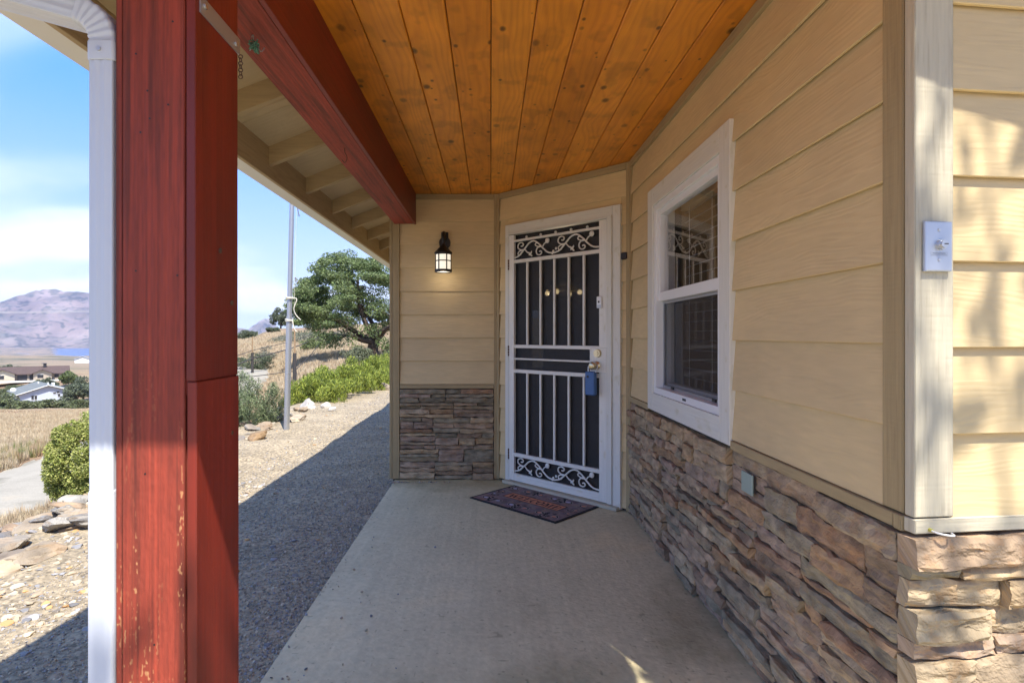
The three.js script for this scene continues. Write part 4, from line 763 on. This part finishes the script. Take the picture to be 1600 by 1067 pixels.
{ // oak on the hillside
  const X = -6.15, d = 30, y = ground(X, d), t = thing('oak_tree', 'spreading green oak tree on the dry hillside behind the juniper bed', 'tree', [X, y - 0.1, -d]), r = rng(801);
  const ends = [], wood = [limb([V(0, 0, 0), V(-0.1, 0.5, 0), V(0.02, 1.0, 0)], 0.34, 0.26, 9)];
  const main = [[V(0, 0.95, 0), V(-0.45, 1.9, 0.1), V(-0.8, 3.0, 0.2), V(-0.9, 4.4, 0)], [V(0, 0.9, 0), V(0.6, 1.7, -0.1), V(1.0, 2.6, 0), V(1.3, 3.9, 0.2)], [V(-0.1, 0.95, 0), V(-1.0, 1.5, 0.4), V(-2.3, 2.3, 0.6), V(-3.5, 2.5, 0.5)], [V(0, 0.95, 0), V(0.5, 1.5, 0.6), V(1.8, 2.0, 1.0), V(2.8, 2.3, 1.1)], [V(0, 1, 0), V(-0.2, 1.7, -0.8), V(-1.0, 2.8, -1.6), V(-1.8, 3.6, -2.0)], [V(0, 0.9, 0), V(-0.6, 1.05, 0.6), V(-1.2, 1.3, 0.9), V(-1.7, 1.0, 1.0)]];
  for (const m of main) { wood.push(limb(m, 0.17, 0.05)); const c = new THREE.CatmullRomCurve3(m); for (let i = 0; i < 7; i++) { const s = c.getPointAt(rr(0.35, 1, r)), e = s.clone().add(V(rr(-1.1, 1.1, r), rr(-0.2, 1.0, r), rr(-1, 1, r))); wood.push(limb([s, s.clone().lerp(e, 0.5).add(V(rr(-0.1, 0.1, r), 0.12, 0)), e], 0.045, 0.012, 5)); ends.push(e); } }
  part('trunk', join(wood), BARK, t);
  const cl = [];
  for (const e of ends) cl.push([e.x, e.y, e.z, 0.62, 0.42, 0.6]);
  while (cl.length < 250) { const a = r() * 6.283, u = Math.pow(r(), 0.6), x = -1.15 + Math.cos(a) * u * 3.5, z = Math.sin(a) * u * 3.0, top = 5.75 * Math.sqrt(Math.max(0.02, 1 - Math.pow((x + 1.0) / 4.1, 2) - Math.pow(z / 3.6, 2))), yy = rr(Math.max(1.7, top - 2.3), top, r); if (x > -0.8 && yy < 2.2) continue; const s = rr(0.26, 0.58, r); if (fbm(x * 0.9 + 4, yy * 1.1, 803, 2) < 0.36) continue; cl.push([x, yy, z, s * 1.1, s * 0.55, s]); }
  for (const [x, yy] of [[-2.7, 1.5], [-2.2, 1.2], [-1.9, 0.9], [-2.9, 1.9], [0.9, 0.6], [-0.7, 0.5], [0.6, 0.9]]) cl.push([x, yy, 0.8, 0.45, 0.35, 0.4]);
  part('crown', leaves(cl, 290, 0.105, oakCols, r, { shell: 0.05 }), LEAF, t);
}
const junCols = [[0.23, 0.29, 0.025], [0.29, 0.34, 0.035], [0.16, 0.22, 0.02], [0.34, 0.37, 0.05], [0.13, 0.17, 0.025]];
[[-3.35, 11.2, 0.62, 0.62], [-3.3, 12.3, 0.7, 0.72], [-3.1, 13.4, 0.75, 0.78], [-2.95, 14.7, 0.8, 0.85], [-2.8, 16.1, 0.85, 0.9], [-4.1, 13.6, 0.8, 0.8]].forEach(([X, d, rad, h], i) => {
  const r = rng(820 + i), t = thing('juniper_shrub', 'low bright green juniper in the bed along the gravel path', 'shrub', [X, ground(X, d) - 0.06, -d], 0, 'junipers in the bed along the path'), cl = [];
  for (let k = 0; k < 34; k++) { const a = r() * 6.283, u = Math.sqrt(r()); cl.push([Math.cos(a) * u * rad, h * rr(0.12, 0.95, r) * (1 - 0.55 * u * u), Math.sin(a) * u * rad, 0.16, 0.15, 0.16]); }
  const st = []; for (let k = 0; k < 7; k++) { const a = k * 0.9; st.push(limb([V(0, 0, 0), V(Math.cos(a) * rad * 0.3, h * 0.2, Math.sin(a) * rad * 0.3), V(Math.cos(a) * rad * 0.8, h * 0.35, Math.sin(a) * rad * 0.8)], 0.022, 0.008, 5)); }
  part('stem', join(st), BARK, t); part('foliage', leaves(cl, 230, 0.062, junCols, r, { up: 0.75, slim: 0.3, shell: 0, out: 0.6 }), LEAF, t);
});
{ // yellow-green round shrub beyond the downspout
  const X = -3.27, d = 4.75, r = rng(850), t = thing('round_shrub', 'dense yellow green shrub at the rocky border above the road', 'shrub', [X, ground(X, d) - 0.02, -d]), cl = [];
  for (let k = 0; k < 190; k++) { let v; do v = V(rr(-1, 1, r), rr(-1, 1, r), rr(-1, 1, r)); while (v.lengthSq() > 1); v.normalize(); { const w = 1 + 0.35 * (fbm(v.x * 2 + 3, v.y * 2 + v.z, 853, 2) - 0.5); cl.push([v.x * 0.31 * w - 0.02, Math.max(0.06, 0.24 + v.y * 0.42 * w), v.z * 0.31 * w, 0.075, 0.07, 0.075]); }; }
  part('stem', join([limb([V(0, 0, 0), V(0.02, 0.2, 0), V(0, 0.4, 0)], 0.02, 0.01, 6), limb([V(0, 0.1, 0), V(0.1, 0.25, 0), V(0.15, 0.42, 0.05)], 0.012, 0.006, 5), limb([V(0, 0.1, 0), V(-0.1, 0.25, 0.04), V(-0.16, 0.4, 0.05)], 0.012, 0.006, 5)]), BARK, t);
  part('foliage', leaves(cl, 420, 0.019, [[0.30, 0.33, 0.06], [0.38, 0.40, 0.09], [0.22, 0.27, 0.045], [0.15, 0.19, 0.03], [0.42, 0.42, 0.14]], r, { shell: -0.1 }), LEAF, t);
}
{ // feathery grey-green bush by the flagpole
  const X = -3.50, d = 8.3, r = rng(860), t = thing('feathery_bush', 'feathery grey green bush growing below the terrace beside the flagpole', 'shrub', [X, -0.75, -d]), cl = [], st = [];
  for (let k = 0; k < 60; k++) { const a = r() * 6.283, l = rr(0.5, 1.42, r), s = rr(0.15, 0.70, r) * (1.3 - l * 0.3), tip = V(Math.cos(a) * s, l, Math.sin(a) * s); st.push(limb([V(0, 0, 0), V(tip.x * 0.35, l * 0.5, tip.z * 0.35), tip], 0.008, 0.002, 4)); for (let q = 0; q < 5; q++) { const f = rr(0.4, 1.0, r); cl.push([tip.x * f, l * f, tip.z * f, 0.075, 0.11, 0.075]); } }
  part('stem', join(st), BARK, t);
  part('foliage', leaves(cl, 90, 0.05, [[0.16, 0.21, 0.09], [0.20, 0.25, 0.12], [0.12, 0.17, 0.07], [0.24, 0.28, 0.15]], r, { up: 0.5, slim: 0.14, shell: 0 }), LEAF, t);
}
const bushCols = [[0.075, 0.10, 0.045], [0.10, 0.13, 0.06], [0.06, 0.08, 0.035], [0.13, 0.14, 0.08]];
function bush(name, X, d, w, h, label, group, seed, trunk = 0, leaf = 0.1, cols = bushCols, sink = 0.05) {
  const r = rng(seed), t = thing(name, label, trunk ? 'tree' : 'shrub', [X, ground(X, d) - sink * h, -d], 0, group), cl = [];
  for (let k = 0; k < 34; k++) { const a = r() * 6.283, u = Math.sqrt(r()), f = r(); cl.push([Math.cos(a) * u * w * 0.42, trunk + (h - trunk) * (0.12 + 0.76 * f * Math.sqrt(1 - 0.7 * u * u)), Math.sin(a) * u * w * 0.42, w * 0.15, (h - trunk) * 0.14, w * 0.15]); }
  part('trunk', join([limb([V(0, 0, 0), V(0.02 * w, h * 0.3, 0), V(0, h * 0.6, 0)], 0.04 * h, 0.015 * h, 6), limb([V(0, h * 0.2, 0), V(0.1 * w, h * 0.4, 0), V(0.2 * w, h * 0.6, 0)], 0.02 * h, 0.008 * h, 5)]), BARK, t);
  part('crown', leaves(cl, 90, leaf, cols, r), LEAF, t);
}
// the hillside
bush('hill_shrub', -12.9 * 34 / 31, 34, 2.3, 1.05, 'wide green shrub on the dry hill behind the fence post beside the red post', null, 871);
bush('hill_shrub', px(417) * 40, 40, 1.7, 1.3, 'grey sage bush just above the wide green shrub', null, 872, 0, 0.1, [[0.20, 0.20, 0.14], [0.15, 0.15, 0.10], [0.24, 0.23, 0.17]]);
bush('hill_shrub', px(386) * 88, 88, 4.2, 1.5, 'dark rounded bush on the skyline under the small blue peak', null, 873, 0, 0.25);
bush('hill_shrub', px(427) * 84, 84, 2.0, 1.0, 'small dark bush on the hill between the blue peak and the flagpole', null, 874, 0, 0.2);
bush('hill_shrub', px(489) * 40, 40, 1.9, 1.0, 'small green shrub alone in straw coloured grass', null, 875, 0, 0.1, [[0.13, 0.17, 0.05], [0.17, 0.2, 0.07]]);
bush('hill_shrub', px(478) * 56, 56, 6.5, 1.0, 'long low grey brush on the hill behind the flagpole', null, 876, 0, 0.16, [[0.20, 0.20, 0.13], [0.15, 0.16, 0.10], [0.22, 0.21, 0.15]]);
bush('hill_shrub', px(505) * 60, 60, 7, 1.3, 'grey green brush in the hollow left of the oak trunk', null, 877, 0, 0.18, [[0.17, 0.18, 0.11], [0.13, 0.15, 0.08]]);
bush('hill_shrub', px(510) * 82, 82, 9, 3.2, 'dark green bush on the skyline seen under the oak branches', null, 878, 0, 0.3);
bush('hill_shrub', px(556) * 26, 26, 1.7, 0.95, 'olive shrub at the foot of the oak', null, 879, 0, 0.09, [[0.11, 0.13, 0.06], [0.16, 0.17, 0.09]]);
bush('hill_tree', px(438) * 100, 100, 3.4, 4.4, 'dark slim tree on the skyline behind the flagpole', null, 880, 0.8, 0.3);

// ================================================================ FURTHER OUT
{ // flagpole
  const X = -2.74, d = 7.6, y = ground(X, d), t = thing('flagpole', 'galvanised flagpole with tied rope at the terrace edge', 'flagpole', [X, y - 0.05, -d]); t.rotation.z = -0.024;
  part('lower_tube', rod(V(0, 0, 0), V(0, 1.56, 0), 0.038, 0.038, 24), M.galv, t);
  part('upper_tube', join([rod(V(0, 1.5, 0), V(0, 2.86, 0), 0.032, 0.032, 24), rod(V(0, 2.862, 0), V(0, 5.4, 0), 0.0305, 0.0305, 24)]), M.galv, t);
  part('coupling', join([rod(V(0, 0.80, 0), V(0, 0.806, 0), 0.0395, 0.0395, 24)]), M.steel, t);
  const rope = mat(lin(0.62, 0.58, 0.48), { roughness: 0.9 }), coil = (y, n) => { const p = []; for (let i = 0; i <= n * 12; i++) { const a = i / 12 * 6.283; p.push(V(Math.cos(a) * 0.048, y + i / 12 * 0.014 + 0.004 * Math.sin(a * 2.3), Math.sin(a) * 0.048)); } return tube(p, 0.0075, n * 16, 6); };
  part('rope', join([coil(1.50, 2), coil(1.80, 1.5), tube([V(0.05, 1.81, 0.01), V(0.10, 1.80, 0.02), V(0.07, 1.66, 0.03), V(0.10, 1.58, 0.02), V(0.16, 1.52, 0.02)], 0.0065, 24, 6), tube([V(0.05, 1.52, 0.02), V(0.075, 1.42, 0.03), V(0.11, 1.36, 0.03)], 0.0065, 16, 6)]), rope, t);
  part('halyard', rod(V(0.062, 1.55, 0), V(0.062, 5.2, 0), 0.0022, 0.0022, 5), rope, t);
  part('snap_hook', join([new THREE.TorusGeometry(0.022, 0.004, 6, 16).scale(0.7, 1.6, 1).rotateZ(0.5).translate(0.085, 2.05, 0), rod(V(0.062, 2.08, 0), V(0.09, 2.04, 0), 0.003), rod(V(0.075, 3.02, 0), V(0.095, 2.93, 0), 0.005), new THREE.TorusGeometry(0.012, 0.003, 6, 12).translate(0.098, 2.92, 0)]), M.rust, t);
}
{ // wire fence on the hill
  const posts = [[px(460), 21, 2.0], [px(394), 31, 2.05], [px(543), 68, 2.05], [px(330), 26, 2], [px(500), 42, 1.9]];
  const t = thing('wire_fence', 'wire fence with thin posts crossing the dry hillside', 'fence'), wood = mat(lin(0.30, 0.20, 0.11), { roughness: 0.9 }), dark = mat(lin(0.045, 0.04, 0.038), { roughness: 0.8 });
  const tops = posts.map(([b, d, h]) => { const X = b * d, y = ground(X, d); const p = part('post', rod(V(X, y - 0.2, -d), V(X, y + h * 0.58, -d), 0.075, 0.07, 8), dark, t); part('post_top', rod(V(X, y + h * 0.57, -d), V(X, y + h, -d), 0.035, 0.03, 8), wood, p); return V(X, y, -d); });
  const line = (a, b, h, r) => part('wire', tube([V(a.x, a.y + h, a.z), a.clone().lerp(b, 0.5).add(V(0, h - 0.12, 0)), V(b.x, b.y + h, b.z)], r, 20, 5), dark, t);
  for (const [i, j] of [[3, 1], [1, 4], [4, 2]]) { line(tops[i], tops[j], 0.85, 0.035); line(tops[i], tops[j], 1.3, 0.018); }
  line(tops[0], tops[4], 0.5, 0.015); line(tops[3], tops[0], 0.5, 0.015);
}
function gabled(w, l, h, rise, over, wallM, roofM, parent, o = [0, 0, 0], ry = 0) {  // gable faces local +z
  const s = new THREE.Shape(); s.moveTo(-w / 2, -1.5); s.lineTo(w / 2, -1.5); s.lineTo(w / 2, h); s.lineTo(0, h + rise); s.lineTo(-w / 2, h); s.closePath();
  const b = part('wall', metric(new THREE.ExtrudeGeometry(s, { depth: l, bevelEnabled: false }).translate(0, 0, -l)), wallM, parent, o, [0, ry, 0]);
  const k = rise / (w / 2), x1 = w / 2 + over, th = 0.22;
  const q = new THREE.Shape(); q.moveTo(-x1, h - over * k + 0.05); q.lineTo(0, h + rise + 0.05); q.lineTo(x1, h - over * k + 0.05); q.lineTo(x1, h - over * k + 0.05 + th); q.lineTo(0, h + rise + 0.05 + th); q.lineTo(-x1, h - over * k + 0.05 + th); q.closePath();
  const rf = part('roof', metric(new THREE.ExtrudeGeometry(q, { depth: l + 1.4, bevelEnabled: false }).translate(0, 0, -l - 0.6)), roofM, parent, o, [0, ry, 0]);
  return [b, rf];
}
{
  const dark = mat(lin(0.03, 0.03, 0.035), { roughness: 0.3 }), white = mat(lin(0.7, 0.7, 0.68));
  { const d = 160, X = px(74) * d, t = thing('valley_house', 'pale blue house with a low grey gable roof in the valley', 'house', [X, -17.5, -d], 0.806);
    gabled(12.6, 17, 2.5, 2.1, 0.9, mat(lin(0.46, 0.50, 0.58)), mat(lin(0.22, 0.24, 0.24), { map: soilMap }), t);
    for (const [x, y, w, h] of [[-3.4, 0.9, 0.5, 1.1], [-2.7, 0.9, 0.5, 1.1], [1.5, 2.2, 0.6, 0.4], [2.3, 2.3, 0.5, 0.5], [2.5, 1.3, 0.5, 0.8], [3.6, 1.5, 0.35, 0.7], [-0.4, -0.2, 1.5, 0.9]]) { const w0 = part('window', box(w, h, 0.1, x, y + h / 2, 0.05), dark, t); part('window_frame', join([box(w + 0.16, 0.08, 0.12, x, y + h + 0.05, 0.06), box(w + 0.16, 0.08, 0.12, x, y - 0.05, 0.06)]), white, w0); }
    part('verge_board', join([rod(V(-7.2, 2.32, 0.85), V(0, 4.72, 0.85), 0.11, 0.11, 6), rod(V(7.2, 2.32, 0.85), V(0, 4.72, 0.85), 0.11, 0.11, 6)]), white, t);
    part('porch', join([box(3.4, 0.2, 7, -8.2, 2.15, -3.5), rod(V(-9.6, 0, -0.1), V(-9.6, 2.1, -0.1), 0.12), rod(V(-9.6, 0, -6.8), V(-9.6, 2.1, -6.8), 0.12)]), mat(lin(0.22, 0.24, 0.24)), t);
    part('skylight', box(0.9, 0.06, 1.8, 0, 0, 0).rotateZ(0.32).translate(-4.2, 3.42, -6), white, t);
    part('satellite_dish', join([new THREE.SphereGeometry(0.8, 12, 8, 0, 6.3, 0, 1.1).rotateX(1.0).translate(-6.6, 3.0, -9), rod(V(-6.6, 2.3, -9), V(-6.6, 3.4, -9), 0.06)]), white, t);
    for (const b of [box(0.7, 0.9, 0.7, 2.2, 4.4, -7), box(0.3, 0.6, 0.3, 0.6, 4.9, -4), box(0.3, 0.6, 0.3, -0.8, 4.9, -10)]) part('roof_vent', b, white, t); }
  { const d = 196, X = px(30) * d, t = thing('valley_house', 'long beige house with brown hipped roof farther up the valley', 'house', [X, -14.2, -d], 0.62);
    const beige = mat(lin(0.50, 0.44, 0.33)), brown = mat(lin(0.13, 0.085, 0.075), { map: soilMap });
    gabled(6.2, 8, 2.3, 1.4, 0.6, beige, brown, t, [-4.2, 0, 3.4]);
    gabled(7.6, 19, 2.3, 2.0, 0.8, mat(lin(0.36, 0.30, 0.23)), brown, t, [13, 0, -1.5], Math.PI / 2);
    gabled(5, 5, 2.3, 1.2, 0.6, mat(lin(0.36, 0.30, 0.23)), brown, t, [6.4, 0, 4.2]);
    for (const [x, y, w, h, z] of [[-4.4, 0.7, 1.1, 1.2, 3.45], [0.8, 0, 2.6, 2.0, 2.35], [3.2, 0, 0.9, 2.1, 2.35], [5.8, 0.8, 1.6, 1.1, 4.25], [10.2, 0.7, 1.2, 1.4, 2.35], [12, 0.7, 0.8, 1.4, 2.35]]) { const w0 = part('window', box(w, h, 0.1, x, y + h / 2, z), dark, t); part('window_frame', box(w + 0.2, 0.1, 0.14, x, y + h + 0.06, z), white, w0); }
    part('chimney', join([box(0.9, 1.5, 0.9, 6.8, 4.7, -1), box(1.5, 0.2, 1.1, 6.6, 5.5, -1)]), dark, t);
    part('patio', box(26, 0.3, 6, 3, -0.1, 7.5), mat(lin(0.48, 0.46, 0.42)), t); }
  { const d = 620, t = thing('valley_house', 'tiny white house far off near the lake shore', 'house', [px(128) * d, ground(px(128) * d, d), -d], 0.6); gabled(14, 18, 4, 3, 0.8, white, mat(lin(0.25, 0.26, 0.28)), t); }
}
// trees and scrub in the valley
[[118, 150, 6.6, 7.4, 'large grey green tree to the house side of the pale blue house'], [129, 165, 6, 8, 'tree behind the large grey green tree, at the white downspout'], [106, 186, 5, 5.4, 'bright green tree at the end of the long beige house'],
  [72, 178, 6, 5.6, 'rounded tree between the two valley houses'], [19, 205, 6.5, 5.8, 'dark tree behind the left part of the long beige house'], [1, 200, 6, 6.2, 'dark tree at the picture edge beside the long beige house']]
  .forEach(([x, d, w, h, label], i) => bush('valley_tree', px(x) * d, d, w, h, label, null, 900 + i, h * 0.16, 0.55, i === 2 ? [[0.12, 0.16, 0.05], [0.15, 0.19, 0.06]] : [[0.09, 0.115, 0.06], [0.12, 0.145, 0.08], [0.07, 0.09, 0.05]], 0.05));
[[8, 128, 6, 4.9], [4, 96, 5, 2.1], [18, 98, 5, 2.0], [30, 100, 5.5, 1.9], [42, 104, 5, 2.0], [52, 108, 4.6, 2.1], [84, 108, 4.4, 2.3], [94, 112, 4, 1.8], [112, 112, 4.2, 2.0], [126, 108, 5, 2.4], [12, 176, 6, 2.3], [24, 178, 6, 2.7], [40, 180, 6, 2.3], [54, 182, 6, 2.5], [2, 172, 6, 2.7], [64, 185, 5, 2.7]]
  .forEach(([x, d, w, h], i) => bush('valley_scrub', px(x) * d, d, w, h, i < 10 ? 'green scrub bush in the belt in front of the pale blue house' : 'green scrub bush in the belt between the two valley houses', i < 10 ? 'scrub in front of the pale blue house' : 'scrub between the valley houses', 930 + i, 0, 0.38, [[0.10, 0.13, 0.05], [0.13, 0.16, 0.055], [0.08, 0.10, 0.045], [0.16, 0.17, 0.08]], 0.1));
{ // power line
  const d = 90, wire = mat(lin(0.5, 0.5, 0.5), { roughness: 0.6 }), t = thing('power_line', 'pair of thin power wires crossing in front of the mountain', 'power line');
  const a = px(-260) * d, b = px(260) * d;
  for (const X of [a, b]) { const p = part('pole', rod(V(X, ground(X, d) - 0.5, -d), V(X, 5.9, -d), 0.16, 0.11, 8), BARK, t); part('crossarm', box(0.12, 0.12, 1.6, X, 5.35, -d), BARK, p); }
  for (const [k, y] of [[-0.6, 5.42], [0.6, 5.30]]) part('wire', tube([V(a, y, -d - k), V((a + b) / 2, y - 0.5, -d - k), V(b, y, -d - k)], 0.022, 40, 5), wire, t);
}
// dry grass
function tuft(n, h, w, spread, seed) { const r = rng(seed), pos = []; for (let i = 0; i < n; i++) { const a = r() * 6.283, s = r() * spread, bx = Math.cos(a) * s * 0.4, bz = Math.sin(a) * s * 0.4, lx = Math.cos(a) * s, lz = Math.sin(a) * s, k = rr(0.6, 1.1, r) * h, px_ = Math.cos(a + 1.6) * w, pz = Math.sin(a + 1.6) * w; pos.push(bx - px_, -0.03, bz - pz, bx + px_, -0.03, bz + pz, lx, k, lz); } const g = new THREE.BufferGeometry(); g.setAttribute('position', new THREE.Float32BufferAttribute(pos, 3)); g.computeVertexNormals(); return g; }
const straw = mat(lin(1, 1, 1), { roughness: 0.95, side: THREE.DoubleSide });
scatter('dry_grass', 'dry straw coloured grass covering the hillside and the field by the road', tuft(12, 0.24, 0.010, 0.14, 5), straw, 60000, (q, r) => {
  let X, d, k = 0; do { const b = r() < 0.5 ? rr(-0.47, -0.12, r) : rr(-0.92, -0.66, r); d = 9 * Math.pow(9, r()); X = b * d; let near = 9; for (let i = 0; i < roadPts.length; i += 3) near = Math.min(near, Math.hypot(roadPts[i].x - X, -roadPts[i].z - d)); k = near < 1.75 || terrace(X, d) > 0.35; } while (k);
  const s = rr(0.5, 1.2, r) * (d > 30 ? 1.25 : 1); q.position.set(X, ground(X, d), -d); q.scale.set(s, s * rr(0.5, 1.1, r), s); q.rotation.set(rr(-0.15, 0.15, r), r() * 6.3, rr(-0.15, 0.15, r));
}, 641, [[0.50, 0.40, 0.265], [0.44, 0.335, 0.215], [0.54, 0.45, 0.31], [0.38, 0.28, 0.18], [0.47, 0.38, 0.245]]);
scatter('verge_grass', 'half green weeds along the far verge of the road', tuft(12, 0.34, 0.012, 0.16, 6), straw, 5000, (q, r) => {
  const i = 40 + Math.floor(r() * 95), p = roadPts[i], t = roadPts[i + 1].clone().sub(roadPts[i - 1]).normalize(), w = -1.7 - Math.pow(r(), 1.6) * 1.6, X = p.x + t.z * -w * -1 * -1, Z = p.z; const XX = p.x - Math.abs(w), d = -Z + rr(-0.2, 0.2, r);
  const s = rr(0.5, 1.2, r); q.position.set(XX, ground(XX, d), -d); q.scale.set(s, s * rr(0.5, 1.1, r), s); q.rotation.set(0, r() * 6.3, 0);
}, 643, [[0.22, 0.22, 0.08], [0.30, 0.26, 0.11], [0.16, 0.19, 0.06], [0.38, 0.28, 0.15], [0.32, 0.20, 0.11]]);
{ // tree behind the camera whose leaves dapple the corner and the post
  const t = thing('shade_tree', 'open-crowned shade tree in front of the house', 'tree', [4.3, -0.06, 3.9]), r = rng(990), wood = [], cl = [];
  wood.push(limb([V(0, 0, 0), V(-0.1, 1.6, -0.1), V(-0.3, 3.2, -0.3), V(-0.6, 4.4, -0.7)], 0.16, 0.09, 9));
  for (let i = 0; i < 16; i++) { const s = V(-0.3 - rr(0, 0.3, r), rr(3.2, 4.4, r), -0.4), e = V(rr(-3.9, 0.8, r), rr(4.6, 7.0, r), rr(-3.6, 0.6, r)); wood.push(limb([s, s.clone().lerp(e, 0.5).add(V(0, 0.25, 0)), e], 0.05, 0.01, 6)); for (let k = 0; k < 5; k++) { const q = s.clone().lerp(e, rr(0.45, 1.05, r)).add(V(rr(-0.5, 0.5, r), rr(-0.2, 0.4, r), rr(-0.5, 0.5, r))); cl.push([q.x, q.y, q.z, 0.42, 0.3, 0.42]); } }
  for (const [x0, x1, y0, y1, z0, z1, n] of [[0.2, 1.5, 4.7, 6.2, 0.7, 2.1, 15], [1.7, 3.2, 4.5, 6.4, 0.3, 1.9, 15]]) for (let k = 0; k < n; k++) { const q = V(rr(x0, x1, r) - 4.3, rr(y0, y1, r), rr(z0, z1, r) - 3.9); cl.push([q.x, q.y, q.z, 0.3, 0.22, 0.3]); if (k % 4 === 0) wood.push(limb([V(-0.55, 4.2, -0.6), V(-0.55, 4.2, -0.6).lerp(q, 0.5).add(V(0, 0.3, 0)), q], 0.035, 0.008, 5)); }
  part('trunk', join(wood), BARK, t); part('crown', leaves(cl, 38, 0.11, oakCols, r, { shell: 0 }), LEAF, t);
}
scene.fog = new THREE.FogExp2(new THREE.Color(0.50, 0.58, 0.95), 0.000038);

renderer.render(scene, camera);
